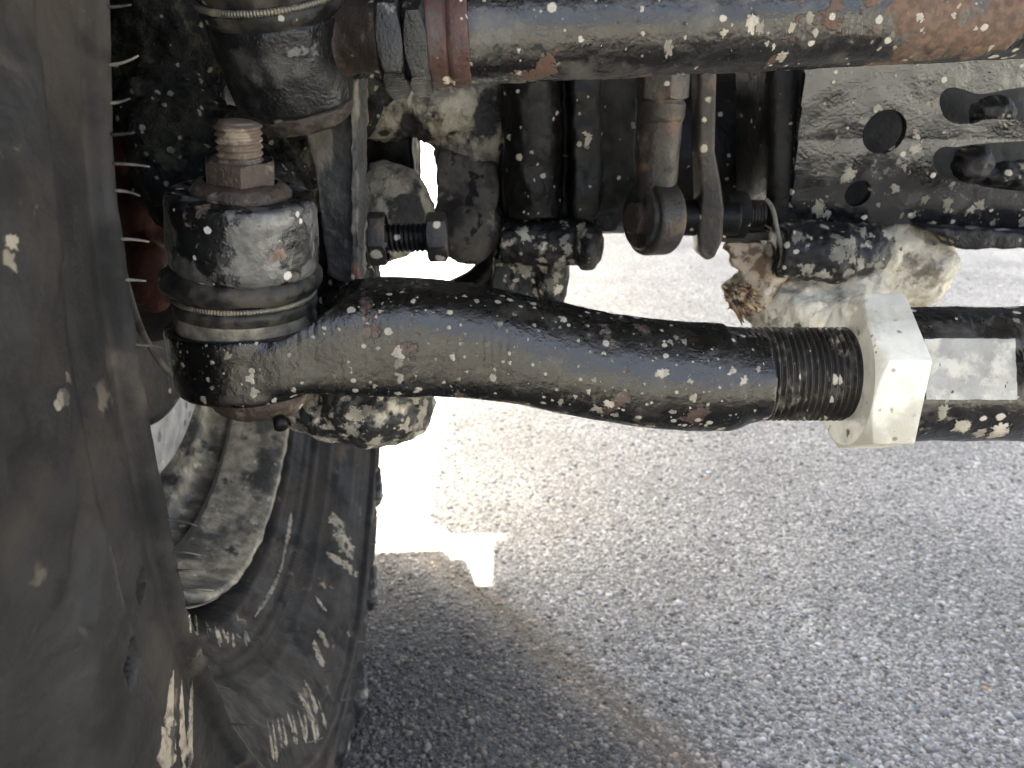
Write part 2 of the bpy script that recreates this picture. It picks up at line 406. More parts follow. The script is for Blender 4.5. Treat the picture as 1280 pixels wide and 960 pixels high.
M['wire'] = material('dusty_grey_hose', (.19, .165, .135), .7, layers=[noise_l(.01, .5, .65, (.1, .085, .07))], bumps=[(.001, .0003)])
M['black'] = material('plain_black_panel', (.02, .02, .02), .6, layers=[noise_l(.2, .5, .7, (.05, .045, .04))], bumps=[(.02, .002)])
M['straw'] = material('torn_brown_root', (.16, .09, .045), .85, layers=[noise_l(.006, .45, .6, (.42, .31, .2)), noise_l(.01, .6, .7, (.035, .02, .012), seed=3)], bumps=[(.001, .0005)])
M['pale_rag'] = material('pale_torn_bark', (.42, .34, .25), .85, layers=[noise_l(.008, .48, .58, (.16, .10, .06)), noise_l(.02, .55, .65, (.6, .54, .44), seed=2)], bumps=[(.002, .0009)])

# ---------------------------------------------------------------- ground (reaches the horizon)
def crack_x(Y): # worn joint, running away from the wheel
    A = PZ(590, 735, 0); B = PZ(850, 945, 0)
    t = (Y-A.y)/(B.y-A.y); o_ = np.ones_like(Y); return A.x + (B.x-A.x)*t + .010*pn(np.stack([Y*14, 2.3*o_, o_], 1)) + .004*pn(np.stack([Y*60, 5.3*o_, o_], 1))
gm = bpy.data.materials.new('asphalt'); gm.use_nodes = True; t = gm.node_tree; N = t.nodes; L = t.links
tc = N.new('ShaderNodeTexCoord'); b = N['Principled BSDF']
v1 = N.new('ShaderNodeTexVoronoi'); v1.inputs['Scale'].default_value = 420; L.new(tc.outputs['Object'], v1.inputs['Vector'])
sc = N.new('ShaderNodeSeparateColor'); L.new(v1.outputs['Color'], sc.inputs[0])
rp = N.new('ShaderNodeValToRGB'); L.new(sc.outputs[0], rp.inputs[0]); e = rp.color_ramp.elements
e[0].position = 0; e[0].color = (.05, .048, .045, 1); e[1].position = 1; e[1].color = (.42, .41, .39, 1)
for p_, c_ in ((.3, (.15, .147, .14, 1)), (.75, (.24, .237, .228, 1))):
    q = e.new(p_); q.color = c_
n1 = N.new('ShaderNodeTexNoise'); n1.inputs['Scale'].default_value = 5; n1.inputs['Detail'].default_value = 6; L.new(tc.outputs['Object'], n1.inputs['Vector'])
mr = N.new('ShaderNodeMapRange'); L.new(n1.outputs[0], mr.inputs[0]); mr.inputs[1].default_value = .3; mr.inputs[2].default_value = .7; mr.inputs[3].default_value = .75; mr.inputs[4].default_value = 1.15
mx = N.new('ShaderNodeMix'); mx.data_type = 'RGBA'; mx.blend_type = 'MULTIPLY'; mx.inputs[0].default_value = 1
L.new(rp.outputs[0], mx.inputs[6]); L.new(mr.outputs[0], mx.inputs[7]); L.new(mx.outputs[2], b.inputs['Base Color']); b.inputs['Roughness'].default_value = .9
_A, _B = PZ(590, 735, 0), PZ(850, 945, 0); _k = (_B.x-_A.x)/(_B.y-_A.y)          # darker tone on one side of the joint, fading with distance
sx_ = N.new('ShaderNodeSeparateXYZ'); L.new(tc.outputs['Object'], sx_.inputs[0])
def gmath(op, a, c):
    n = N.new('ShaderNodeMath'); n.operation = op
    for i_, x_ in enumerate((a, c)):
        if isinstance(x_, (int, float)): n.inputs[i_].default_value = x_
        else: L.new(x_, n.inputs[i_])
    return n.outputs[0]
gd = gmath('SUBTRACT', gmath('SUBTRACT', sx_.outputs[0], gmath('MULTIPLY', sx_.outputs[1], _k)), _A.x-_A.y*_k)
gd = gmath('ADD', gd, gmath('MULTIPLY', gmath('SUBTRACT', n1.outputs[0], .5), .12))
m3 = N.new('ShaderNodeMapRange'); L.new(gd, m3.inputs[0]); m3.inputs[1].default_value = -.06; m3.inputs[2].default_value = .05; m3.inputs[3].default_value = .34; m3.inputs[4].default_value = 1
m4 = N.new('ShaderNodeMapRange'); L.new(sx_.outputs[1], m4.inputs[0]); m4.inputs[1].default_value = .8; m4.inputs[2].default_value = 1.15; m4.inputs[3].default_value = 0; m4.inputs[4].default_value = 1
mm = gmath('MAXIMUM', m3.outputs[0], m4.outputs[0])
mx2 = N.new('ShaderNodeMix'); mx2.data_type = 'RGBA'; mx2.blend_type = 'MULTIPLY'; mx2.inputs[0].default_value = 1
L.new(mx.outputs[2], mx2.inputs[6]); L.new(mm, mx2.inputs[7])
jd = gmath('SUBTRACT', gmath('SUBTRACT', sx_.outputs[0], gmath('MULTIPLY', sx_.outputs[1], _k)), _A.x-_A.y*_k)
n5 = N.new('ShaderNodeTexNoise'); n5.inputs['Scale'].default_value = 22; n5.inputs['Detail'].default_value = 7; L.new(tc.outputs['Object'], n5.inputs['Vector'])
jd = gmath('ABSOLUTE', gmath('ADD', jd, gmath('MULTIPLY', gmath('SUBTRACT', n5.outputs[0], .5), .05)), 0)
def gband(w0, w1):
    q = N.new('ShaderNodeMapRange'); L.new(jd, q.inputs[0]); q.inputs[1].default_value = w0; q.inputs[2].default_value = w1; q.inputs[3].default_value = 1; q.inputs[4].default_value = 0
    z_ = N.new('ShaderNodeMapRange'); L.new(sx_.outputs[1], z_.inputs[0]); z_.inputs[1].default_value = .72; z_.inputs[2].default_value = .85; z_.inputs[3].default_value = 1; z_.inputs[4].default_value = 0
    return gmath('MULTIPLY', q.outputs[0], z_.outputs[0])
mx3 = N.new('ShaderNodeMix'); mx3.data_type = 'RGBA'; L.new(gmath('MULTIPLY', gband(.004, .05), .55), mx3.inputs[0]); L.new(mx2.outputs[2], mx3.inputs[6]); mx3.inputs[7].default_value = (.155, .125, .088, 1)
mx4 = N.new('ShaderNodeMix'); mx4.data_type = 'RGBA'; L.new(gmath('MULTIPLY', gband(.001, .010), .35), mx4.inputs[0]); L.new(mx3.outputs[2], mx4.inputs[6]); mx4.inputs[7].default_value = (.035, .026, .018, 1)
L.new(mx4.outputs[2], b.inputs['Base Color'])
bn = N.new('ShaderNodeBump'); bn.inputs['Distance'].default_value = .002; bn.inputs['Strength'].default_value = .8; bn.invert = True
L.new(v1.outputs['Distance'], bn.inputs['Height']); L.new(bn.outputs[0], b.inputs['Normal'])
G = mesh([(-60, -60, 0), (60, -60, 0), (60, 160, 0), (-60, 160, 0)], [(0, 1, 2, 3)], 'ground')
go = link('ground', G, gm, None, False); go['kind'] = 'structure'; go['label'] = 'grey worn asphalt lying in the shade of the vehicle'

# coarse chips standing proud of the asphalt
gg = bpy.data.materials.new('asphalt_chips'); gg.use_nodes = True; t = gg.node_tree; b = t.nodes['Principled BSDF']
at = t.nodes.new('ShaderNodeAttribute'); at.attribute_name = 'chip'; t.links.new(at.outputs['Color'], b.inputs['Base Color']); b.inputs['Roughness'].default_value = .8
def chips():
    n0 = 52000
    # density falls with distance like the visible size of a chip
    u = rng.random(n0); Y = .34*(2.3/.34)**u; Y = Y*(.97+.06*rng.random(n0))
    X = (-.32 + rng.random(n0)*1.15)*np.maximum(Y*.95+.22, .5)*1.0
    rad = (.0009 + .0020*rng.random(n0)**2.6)*(1+.25*Y)
    big = rng.random(n0) < .008; rad[big] *= 1.5
    cx = crack_x(Y); dist = X-cx
    keep = ~((np.abs(dist) < .004*(1.2-np.minimum(Y, 1))) & (Y < .62)); X, Y, rad, dist = X[keep], Y[keep], rad[keep], dist[keep]; n = len(X)
    bm = bmesh.new(); bmesh.ops.create_icosphere(bm, subdivisions=1, radius=1)
    bv = np.array([v.co[:] for v in bm.verts]); bf = np.array([[v.index for v in f.verts] for f in bm.faces]); bm.free()
    up = bv[:, 2] > -.5; idx = np.cumsum(up)-1; bf = idx[bf[np.all(up[bf], 1)]]; bv = bv[up]; k = len(bv)
    a = rng.random(n)*6.283; ca, sa = np.cos(a), np.sin(a)
    st = .7+.6*rng.random((n, 3)); st[:, 2] *= .42
    lx = bv[None, :, 0]*st[:, None, 0]*(1+.3*rng.normal(size=(n, k))*.6); ly = bv[None, :, 1]*st[:, None, 1]*(1+.3*rng.normal(size=(n, k))*.6); lz = bv[None, :, 2]*st[:, None, 2]
    x = X[:, None] + rad[:, None]*(lx*ca[:, None]-ly*sa[:, None]); y = Y[:, None] + rad[:, None]*(lx*sa[:, None]+ly*ca[:, None]); z = rad[:, None]*(lz+.02)
    co = np.stack([x, y, z], 2).reshape(-1, 3)
    faces = (bf[None] + (np.arange(n)*k)[:, None, None]).reshape(-1, 3)
    me = bpy.data.meshes.new('grit'); me.vertices.add(len(co)); me.vertices.foreach_set('co', co.ravel().astype(np.float32))
    me.loops.add(faces.size); me.loops.foreach_set('vertex_index', faces.ravel().astype(np.int32))
    me.polygons.add(len(faces)); me.polygons.foreach_set('loop_start', np.arange(0, faces.size, 3, dtype=np.int32))
    me.update(calc_edges=True)
    cl = pn(np.stack([X*9, Y*9, X*0+3.3], 1)); g = np.clip(.245+.05*cl+.095*rng.normal(size=n), .06, .55); br = rng.random(n) < .035; g[br] = .36+.12*rng.random(br.sum()); dk = rng.random(n) < .06; g[dk] = .09
    darkening = 1/(1+np.exp(dist/.03)); darkening[Y > 1] *= .3  # chips turn darker and browner on one side of the joint
    g = g*(1-.62*darkening)
    warm = rng.normal(size=n)*.025 + .025 + .13*darkening + .14*np.exp(-(dist/.02)**2)*(Y < .95)
    ch = (rng.random(n) < .0010) & (rad < .003)
    colr = np.stack([g*(1+warm), g, g*(1-warm), np.ones(n)], 1); colr[ch, :3] = (.38, .22, .09)
    at = me.attributes.new('chip', 'FLOAT_COLOR', 'POINT'); at.data.foreach_set('color', np.repeat(colr, k, 0).ravel().astype(np.float32))
    return me
o = link('asphalt_grit', chips(), gg, None, True); o['kind'] = 'stuff'; o['label'] = 'pale stone chips set in the grey asphalt'; o['category'] = 'gravel'

# ---------------------------------------------------------------- splash geometry on any surface
def splats(objs, parent, name, n, rmin, rmax, located=(), mat='splat', power=3.0, seed=1, drip=.25):
    """irregular dried drops that lie on the given objects: n spread by area + some at known spots"""
    rr = random.Random(seed); V = []; T = []; W = []
    for o in objs:
        me = o.data; off = org(o.parent)+o.location; b0 = len(V); V += [Vector(q) for q in (co_of(me)+np.array(off)).tolist()]
        me.calc_loop_triangles(); T += [tuple(i+b0 for i in t.vertices) for t in me.loop_triangles]
    bv = BVHTree.FromPolygons(V, T)
    Vn = np.array(V); Tn = np.array(T); ar = np.linalg.norm(np.cross(Vn[Tn[:, 1]]-Vn[Tn[:, 0]], Vn[Tn[:, 2]]-Vn[Tn[:, 0]]), axis=1); cdf = np.cumsum(ar); cdf /= cdf[-1]
    jobs = []
    for px, py, r in located:
        h = bv.ray_cast(CAM, ray(px, py).normalized(), 3)
        if h[0]: jobs.append((h[0], h[1], r*(.5 if r <= 5 else .78)*h[3]/FPX, True))
    for i in range(n):
        a, b, c = T[int(np.searchsorted(cdf, rr.random()))]; u, v = rr.random(), rr.random()
        if u+v > 1: u, v = 1-u, 1-v
        p = V[a]+(V[b]-V[a])*u+(V[c]-V[a])*v; nn = (V[b]-V[a]).cross(V[c]-V[a])
        if nn.length == 0: continue
        jobs.append((p, nn.normalized(), rmin+(rmax-rmin)*rr.random()**power, False))
    OV = []; OF = []; TN = []; RM = []
    for p, nn, r, loc in jobs:
        a, u, v = basis(nn); k = 26 if r > .002 else 14 if r > .0009 else 8; tone = rr.random()**1.1*(.8 if loc else 1.0); ph = rr.random()*9
        st = 1+drip*rr.random()*2; dn = Vector((0, 0, -1)); dn = dn-a*dn.dot(a)
        if dn.length > .2: u = dn.normalized(); v = a.cross(u)
        rings = []; ok = True
        for ring, hh in ((.0, 1.), (.55, .9), (.9, .55), (1.25, .1)):
            row = []
            for q in range(k if ring else 1):
                t = 6.2832*q/k
                w = .9+.75*noise.noise(Vector((math.cos(t)*1.3+ph, math.sin(t)*1.3, ph*3)))+.38*noise.noise(Vector((math.cos(t)*3+ph, math.sin(t)*3, ph)))
                x = p+u*(math.cos(t)*ring*r*w*(st if math.cos(t) > 0 else 1))+v*(math.sin(t)*ring*r*w)
                h = bv.ray_cast(x+a*.004, -a, .012)
                if not h[0]: ok = False; break
                row.append(h[0]+a*(hh*min(.00025, r*.12)+.00003))
            if not ok: break
            rings.append(row)
        if not ok: continue
        b0 = len(OV)
        for ri, row in enumerate(rings): OV += row; TN += [tone]*len(row); RM += [(1., .85, .5, 0.)[ri]]*len(row)
        for q in range(k): OF.append((b0, b0+1+q, b0+1+(q+1) % k))
        for ri in range(2):
            s0 = b0+1+ri*k; s1 = s0+k
            for q in range(k): OF.append((s0+q, s1+q, s1+(q+1) % k, s0+(q+1) % k))
    me = mesh(OV, OF); tn = me.attributes.new('tone', 'FLOAT', 'POINT'); tn.data.foreach_set('value', TN); tn = me.attributes.new('rim', 'FLOAT', 'POINT'); tn.data.foreach_set('value', RM)
    o = link(name, me, M[mat], parent); o['kind'] = 'stuff'; return o

# ================================================================ wheel
WC = Vector((-.182, .499, H-.088)); YAW = .065
WA = Vector((math.cos(YAW), math.sin(YAW), 0))
wheel = thing('wheel', 'large muddy off-road tyre on a dusty grey rim, seen from its inner side', 'wheel', (WC.x, WC.y, 0))
_a, WU, WV = basis(WA)
def wang(pos):  # angle of a world point round the wheel axle
    d = Vector(pos)-WC; return math.atan2(d.dot(WV), d.dot(WU))
# angle helper: WU points to the camera side (-Y); find where bottom is
ang_bottom = wang(WC+Vector((0, 0, -1)))
angs = []
A0 = ang_bottom
sgn = 1 if abs(((wang(WC+WU)-A0+math.pi) % (2*math.pi))-math.pi-math.pi/2) < 1 else -1
t_ = 0.0
while t_ < 360:
    # t_ measured from bottom towards the camera-side of the wheel
    fine_zone = t_ < 20 or t_ > 320
    angs.append(A0 + sgn*R(t_)); t_ += .16 if 20 < t_ < 90 else .3 if fine_zone else 1.0
if sgn < 0: angs = angs[::-1]
tyre_prof = [(.200, -.042), (.2285, -.042), (.2325, -.036), (.2345, -.014), (.2365, -.003), (.2385, .002), (.2425, .003), (.245, .006), (.2515, .014), (.2535, .019), (.2575, .0205), (.260, .019), (.2615, .021),
    (.270, .032), (.280, .043), (.290, .052), (.298, .0565), (.3040, .0590), (.3052, .0640), (.3075, .0652), (.3100, .0640), (.3118, .060), (.318, .0605), (.328, .0600), (.3315, .0592), (.333, .0612), (.340, .0612), (.352, .0598), (.366, .0565), (.378, .0515), (.386, .0465), (.390, .044), (.393, .039), (.395, .03), (.397, .01), (.398, -.03),
    (.399, -.10), (.399, -.17), (.396, -.26), (.386, -.30), (.36, -.313), (.32, -.315), (.28, -.297), (.25, -.27), (.232, -.25), (.225, -.242), (.2, -.24)]
pp = fine(tyre_prof[:16], .002)[:-1]+fine(tyre_prof[15:28], .0012)[:-1]+fine(tyre_prof[27:], .006)
cuts_px = [(150, 828, 30, 7, .25), (177, 730, 22, 6, .10), (110, 520, 14, 6, .3)]
cut3 = []
def tyre_mod(r, s, t):
    wc, wa, wu, wv = [np.array(q) for q in (WC, WA, WU, WV)]
    p = wc + s[:, None]*wa + r[:, None]*(np.cos(t)[:, None]*wu+np.sin(t)[:, None]*wv)
    th = (t-A0)*sgn; ds = np.zeros(len(r)); dr = np.zeros(len(r))
    side = (r > .26) & (r < .385) & (s > -.05)
    q = (th*20/(2*math.pi) + (r-.335)*14) % 1.0; pan = side & (r > .3345)     # shallow sidewall panels with slanting grooves
    ds -= np.where(pan, .0012*np.clip(1-np.abs(q-.05)/.03, 0, 1), 0); ds += np.where(pan, .0034*np.clip((q-.5)/.05, 0, 1)*np.clip((1-q)/.05, 0, 1)*np.clip((r-.3345)/.004, 0, 1)*np.clip((.392-r)/.006, 0, 1), 0)
    ds[side] += .0012*pn(p[side]*24) + .0004*pn(p[side]*90)
    for c, u, v, nn, a_, b_ in cut3:                                          # gouges cut into the rubber
        d = p-np.array(c); x = d@np.array(u)/a_; y = d@np.array(v)/b_
        m = np.abs(x)+np.abs(y)+.12*pn(p*300); near = (m < 1) & (np.linalg.norm(d, axis=1) < .05)
        k = np.where(near, .022*np.minimum(1, (1-m)*3), 0)
        ds -= k*Vector(nn).dot(WA)
        dd = (np.cos(t)[:, None]*wu+np.sin(t)[:, None]*wv)@np.array(nn); dr -= k*dd
    for rc, hh, wd in ((.2445, .0018, .0013), (.2490, .0014, .0012), (.2665, .0022, .0014), (.2735, .0012, .0012), (.284, .0015, .0014), (.295, .0012, .0014)): ds += np.where(s > -.02, hh*np.exp(-((r-rc)/wd)**2), 0)
    ring = (r > .252) & (r < .262) & (s > 0); ds[ring] += .0005*np.sin(th[ring]*420)
    return r+dr, s+ds
# locate the scuffs on a smooth surface first
v_, f_ = lathe(pp[::2], WC, WA, angles=angs[::3]); bv0 = BVHTree.FromPolygons(v_.tolist(), f_.tolist())
for px, py, hl, hw, tilt in cuts_px:
    h = bv0.ray_cast(CAM, ray(px, py).normalized(), 3)
    if h[0]:
        d = h[3]/FPX; nn = h[1] if h[1].dot(ray(px, py)) < 0 else -h[1]
        u = (-Uv*math.cos(tilt)-Rv*math.sin(tilt)); u = (u-nn*u.dot(nn)).normalized(); vv = nn.cross(u)
        cut3.append((h[0], u, vv, nn, hl*d, .0028 if hw > 5 else .0020))
tv, tf = lathe(pp, WC, WA, angles=angs, mod=tyre_mod)
tyre = link('tyre', mesh(tv, tf[:, ::-1].copy()), M['tyre'], wheel)
# tread lugs, one mesh shared
def lug_mesh(w0, w1, h, wd):
    bm = bmesh.new(); bmesh.ops.create_cube(bm, size=1)
    for v in bm.verts:
        top = v.co.z > 0; v.co.x *= (w0 if top else w1); v.co.y *= wd*(.82 if top else 1); v.co.z *= h
    bmesh.ops.bevel(bm, geom=list(bm.edges), offset=.003, segments=1, affect='EDGES')
    me = bpy.data.meshes.new('lug'); bm.to_mesh(me); bm.free()
    for p in me.polygons: p.use_smooth = False
    me.materials.append(M['tread']); return me
lugA = lug_mesh(.062, .075, .030, .040); lugB = lug_mesh(.075, .085, .026, .034)
NL = 44
def lug(me, th, s, r, tw):
    t = A0+sgn*th; d = WU*math.cos(t)+WV*math.sin(t); tang = WA.cross(d)
    o = bpy.data.objects.new('tread_lug', me); C.objects.link(o); o.parent = wheel
    Mx = Matrix((WA, tang, d)).transposed().to_4x4() @ Matrix.Rotation(tw, 4, 'Z')
    Mx.translation = WC + WA*s + d*r - wheel.location
    o.matrix_local = Mx
for i in range(NL):
    th = 2*math.pi*(i+.3)/NL
    lug(lugA, th, .020 + (.006 if i % 2 else -.002), .399, .12)
    lug(lugB, th+.05, -.085, .402, -.3); lug(lugB, th+.02, -.185, .402, .3); lug(lugA, th, -.270, .399, -.12)
# moulding hairs
def hair(th, r, ln, bend, rad=.00032):
    t = A0+sgn*th; d = WU*math.cos(t)+WV*math.sin(t)
    s = np.interp(r, [q[0] for q in tyre_prof[:29]], [q[1] for q in tyre_prof[:29]])
    b0 = WC+WA*(s-.001)+d*r; tn = WA.cross(d); pts = [b0+WA*(ln*k/5)+d*(bend[0]*ln*(k/5)**2)+tn*(bend[1]*ln*(k/5)**2) for k in range(6)]
    v, f = tube(pts, [rad*(1.5-.8*k/5) for k in range(6)], 7); link('vent_hair', mesh(v, f), M['hair'], wheel)
def th_at(py, r=.3075, s=.06): # angle where the bulge circle crosses an image height, near side
    best = None
    for k in range(0, 1800):
        th = R(k*.1); t = A0+sgn*th; p = WC+WA*s+(WU*math.cos(t)+WV*math.sin(t))*r-CAM
        d = p.dot(Fv)
        if d < .05: continue
        y = 480-FPX*p.dot(Uv)/d
        if best is None or abs(y-py) < best[0]: best = (abs(y-py), th)
    return best[1]
hr = random.Random(3)
for py in (8, 82, 128, 169, 204, 238, 300, 349, 430):
    hair(th_at(py), .3078, .0055+.004*hr.random(), (hr.uniform(-.3, .3), hr.uniform(-.3, .3)))
for py, r in ((690, .3078), (712, .3078), (742, .306), (760, .3078), (800, .309), (848, .3078), (880, .305), (905, .3078), (650, .3078), (870, .29), (925, .287), (945, .30)):
    hair(th_at(py), r, .007+.003*hr.random(), (hr.uniform(-.3, .2), hr.uniform(-.2, .2)))
for k in range(26):
    hair(R(115+k*9.0), .3078, .011, (0, 0))
rim_prof = [(.2205, -.042), (.2212, -.006), (.2205, .0005), (.2185, .0022), (.2160, .0010), (.2138, -.006), (.2120, -.016), (.2085, -.030), (.2050, -.046), (.2025, -.056), (.1990, -.0600), (.1945, -.0612), (.1925, -.064), (.1900, -.080), (.1865, -.11), (.1835, -.145), (.178, -.162), (.15, -.168), (.09, -.165), (.06, -.15), (.035, -.15), (.001, -.15)]
v, f = lathe(fine(roundprof(rim_prof, .003, 3), .004), WC, WA, 240)
me = mesh(v, f)
rough(me, [(.012, .0012), (.004, .0005)])
rim = link('rim', me, M['rim'], wheel)
# sun flecks on the near sidewall, painted as cream patches
def patch(loc, r): return (loc[0], loc[1], r)
splats([tyre], wheel, 'tyre_mud_sun_flecks', 0, .001, .0018, [(14, 300, 14), (12, 325, 12), (84, 470, 8), (78, 492, 14), (70, 505, 9)], 'tyre_mud_sun_flecks', 3, 8, .8)

# streaks scraped through dried mud, following the rubber
def streak(objs, name, parent, lines, mat, lift=.00035):
    V = []; T = []
    for o in objs:
        off = org(o.parent)+o.location; b0 = len(V); V += (co_of(o.data)+np.array(off)).tolist(); T += [tuple(i+b0 for i in p.vertices) for p in o.data.polygons]
    bv = BVHTree.FromPolygons(V, T); OV = []; OF = []; RM = []
    for (x0, y0, x1, y1, w0, w1, bow) in lines:
        n = 26; rows = []
        ph = random.random()*20
        for i in range(n+1):
            t = i/n; x = x0+(x1-x0)*t + bow*math.sin(t*math.pi); y = y0+(y1-y0)*t
            wd = (w0+(w1-w0)*t)*(1+.45*noise.noise(Vector((t*7, ph, 0))))*min(1, t*6+.08, (1-t)*6+.08)
            row = []
            for j in range(4):
                q = (j/3-.5)*2 + .15*noise.noise(Vector((t*20, ph+j, 1)))
                h = bv.ray_cast(CAM, ray(x+q*wd, y).normalized(), 3)
                if not h[0]: row = None; break
                row.append(h[0]+h[1]*(lift if 0 < j < 3 else -.0001)*(1 if h[1].dot(ray(x, y)) < 0 else -1))
            rows.append(row)
        for i in range(n):
            if rows[i] and rows[i+1]:
                if any((a-b).length > .02 for a, b in zip(rows[i], rows[i+1])): continue
                b0 = len(OV); OV += rows[i]+rows[i+1]; RM += [.25, .9, .9, .25]*2
                for j in range(3): OF.append((b0+j, b0+j+1, b0+5+j, b0+4+j))
    me = mesh(OV, OF); tn = me.attributes.new('rim', 'FLOAT', 'POINT'); tn.data.foreach_set('value', RM)
    o = link(name, me, M[mat], parent); o['kind'] = 'stuff'; return o
st_lines = [(216, 838, 207, 965, 3, 16, 0), (226, 850, 230, 965, 1.6, 7, 0), (240, 850, 236, 965, 2, 6, 0)]
for k in range(13):
    x = 236+k*6.0+hr.uniform(-3, 3); y = 766+ (24*math.sin(min(1, k/9)*1.4)); st_lines.append((x, y+hr.uniform(-6, 6), x+hr.uniform(1, 7), y+hr.uniform(8, 28), hr.uniform(.8, 2.6), hr.uniform(.8, 3), 0))
for k in range(11):
    x = 333+k*6.4; y = 905-k*3.2+hr.uniform(-6, 6); st_lines.append((x, y, x+hr.uniform(5, 12), y+hr.uniform(26, 60), 1.2, 2.6, 1))
st_lines += [(372, 866, 392, 905, 3, 6, 2), (380, 850, 396, 892, 2, 4, 2), (392, 800, 404, 834, 4, 6, 0), (398, 786, 410, 810, 4, 4, 0), (394, 745, 408, 765, 2, 3, 0),
    (408, 690, 446, 722, 10, 8, 4), (415, 640, 440, 700, 10, 12, 0), (356, 690, 318, 772, 2, 5, 6), (364, 640, 352, 700, 3, 3, 2)]
streak([tyre], 'mud_streak', wheel, st_lines, 'tyre_mud_sun_flecks')

# ================================================================ brakes inside the wheel
disc = thing('brake_disc', 'bright bare steel brake disc inside the rim behind the tie rod end', 'brake disc', WC+WA*(-.054))
v, f = lathe(roundprof([(.07, 0), (.156, 0), (.158, -.004), (.158, -.008)], .0015), WC+WA*(-.054), WA, 160); link('friction_ring', mesh(v, f), M['disc'], disc)
v, f = lathe(roundprof([(.158, -.008), (.1585, -.012), (.1625, -.016), (.1625, -.030), (.158, -.034), (.07, -.034)], .001), WC+WA*(-.054), WA, 160); me = mesh(v, f); rough(me, [(.006, .0008)])
link('rim_edge', me, M['disc_edge'], disc)
v, f = lathe(roundprof([(.001, .045), (.05, .045), (.058, .04), (.068, .0), (.072, 0)], .003), WC+WA*(-.054), WA, 96); link('hub', mesh(v, f), M['dark'], disc)
v, f = lathe(roundprof([(.06, .012), (.112, .010), (.118, .006), (.118, .003)], .002), WC+WA*(-.054), WA, 120); link('dust_shield', mesh(v, f), M['dark'], disc)

cal = thing('brake_caliper', 'faded red-brown brake caliper arm in the dark gap beside the tyre', 'brake caliper', PY(180, 370, .43))
cpts = [P(150, 40, .40), P(158, 120, .40), P(168, 200, .395), P(180, 280, .39), P(190, 345, .385)]
pc = [ellipsoid(p, (.011, .014, .019), (0, 0, 0), 3) for p in cpts] + [tube(cpts, [.0095, .0095, .009, .010, .0115], 14), ellipsoid(P(192, 352, .385), (.0125, .012, .010), (0, .4, 0), 3)]
link('arm', casting(pc, .0012, [(.01, .0012)], 4), M['caliper'], cal)
v, f = tube([P(150, 90, .388), P(160, 100, .380)], [.0055, .005], 12); link('bolt_head', mesh(v, f), M['rust'], cal)

wire = [P(128, -30, .33), P(126, 60, .33), P(128, 130, .33), P(131, 200, .33), P(140, 270, .33), P(156, 345, .33), P(176, 410, .33), P(200, 452, .33), P(224, 476, .335), P(262, 490, .345)]
def spline(pts, n=8):
    out = []
    for i in range(len(pts)-1):
        p0 = pts[max(i-1, 0)]; p1 = pts[i]; p2 = pts[i+1]; p3 = pts[min(i+2, len(pts)-1)]
        for k in range(n):
            t = k/n; out.append(.5*((2*p1)+(p2-p0)*t+(2*p0-5*p1+4*p2-p3)*t*t+(-p0+3*p1-3*p2+p3)*t**3))
    out.append(pts[-1]); return out
v, f = tube(spline(wire), .0013, 10); o = link('brake_hose', mesh(v, f), M['wire'], None, loc=P(224, 476, .335))
o['label'] = 'thin dusty grey hose curving down between the tyre and the tie rod end'; o['category'] = 'hose'

# ================================================================ steering knuckle and tie rod
SOCK = P(312, 440, .285)                       # ball centre
sx, sy = SOCK.x, SOCK.y
def z_on_axis(py):                              # height on the vertical axis through the ball
    k = (480-py)/FPX; return H + sy*(k*cp-sp)/(cp+k*sp)
zt, zb = z_on_axis(401), z_on_axis(478)
AX = Vector((.10, -math.sin(R(6)), math.cos(R(6)))).normalized()
PIV = Vector((sx, sy, (zt+zb)/2))
def s_on(py):                                   # distance along the leaning stud for an image height
    lo, hi = -.1, .25
    for _ in range(40):
        m_ = (lo+hi)/2; p = PIV+AX*m_-CAM; y = 480-FPX*p.dot(Uv)/p.dot(Fv)
        if y > py: lo = m_
        else: hi = m_
    return lo
s_bt, s_bb = s_on(241), s_on(332)              # boss top and bottom
knuckle = thing('steering_knuckle', 'grimy cast steering knuckle holding the tie rod joint, its boss chipped and rusty', 'steering knuckle', PIV+AX*s_bb)
Rb = .0236
v, f = lathe(fine(roundprof([(.0001, s_bb), (Rb*.985, s_bb), (Rb*1.035, s_bb+.0025), (Rb*1.015, s_bt-.003), (Rb*.975, s_bt), (.0001, s_bt)], .0014, 3), .0012), PIV, AX, 150)
me = mesh(v, f); rough(me, [(.012, .0004), (.004, .00018)])
boss = link('arm_boss', me, M['boss'], knuckle); boss['label'] = 'black boss with chipped paint and rust along its upper rim'
# arm running back from the boss up to the body
bc = PIV+AX*((s_bt+s_bb)/2)
body = [ellipsoid(P(205, 60, .345), (.022, .034, .060), (0, .05, 0), 4), ellipsoid(P(222, 170, .34), (.020, .03, .030), (0, 0, 0), 4), ellipsoid(P(240, 225, .335), (.024, .024, .022), (0, 0, 0), 4),
        tube([P(235, 190, .34), P(330, 190, .345), P(420, 160, .36)], [.020, .019, .022], 16), tube([bc+Vector((0, .012, .0)), P(330, 235, .34)], [.014, .018], 16),
        ellipsoid(P(400, 40, .37), (.04, .03, .05), (0, 0, 0), 4)]
link('knuckle_body', casting(body, .0016, [(.02, .004), (.006, .0022), (.0025, .0008)], 3), M['knuckle'], knuckle)
web = [prism([(378, 160), (412, 130), (446, 112), (446, 352), (424, 352), (408, 340), (398, 250), (392, 205)], .322, .012), prism([(436, 100), (447, 96), (449, 352), (439, 352)], .314, .022)]
me = casting(web, .0009, [(.012, .0012), (.003, .0005)], 4)
link('web', me, M['web'], knuckle)
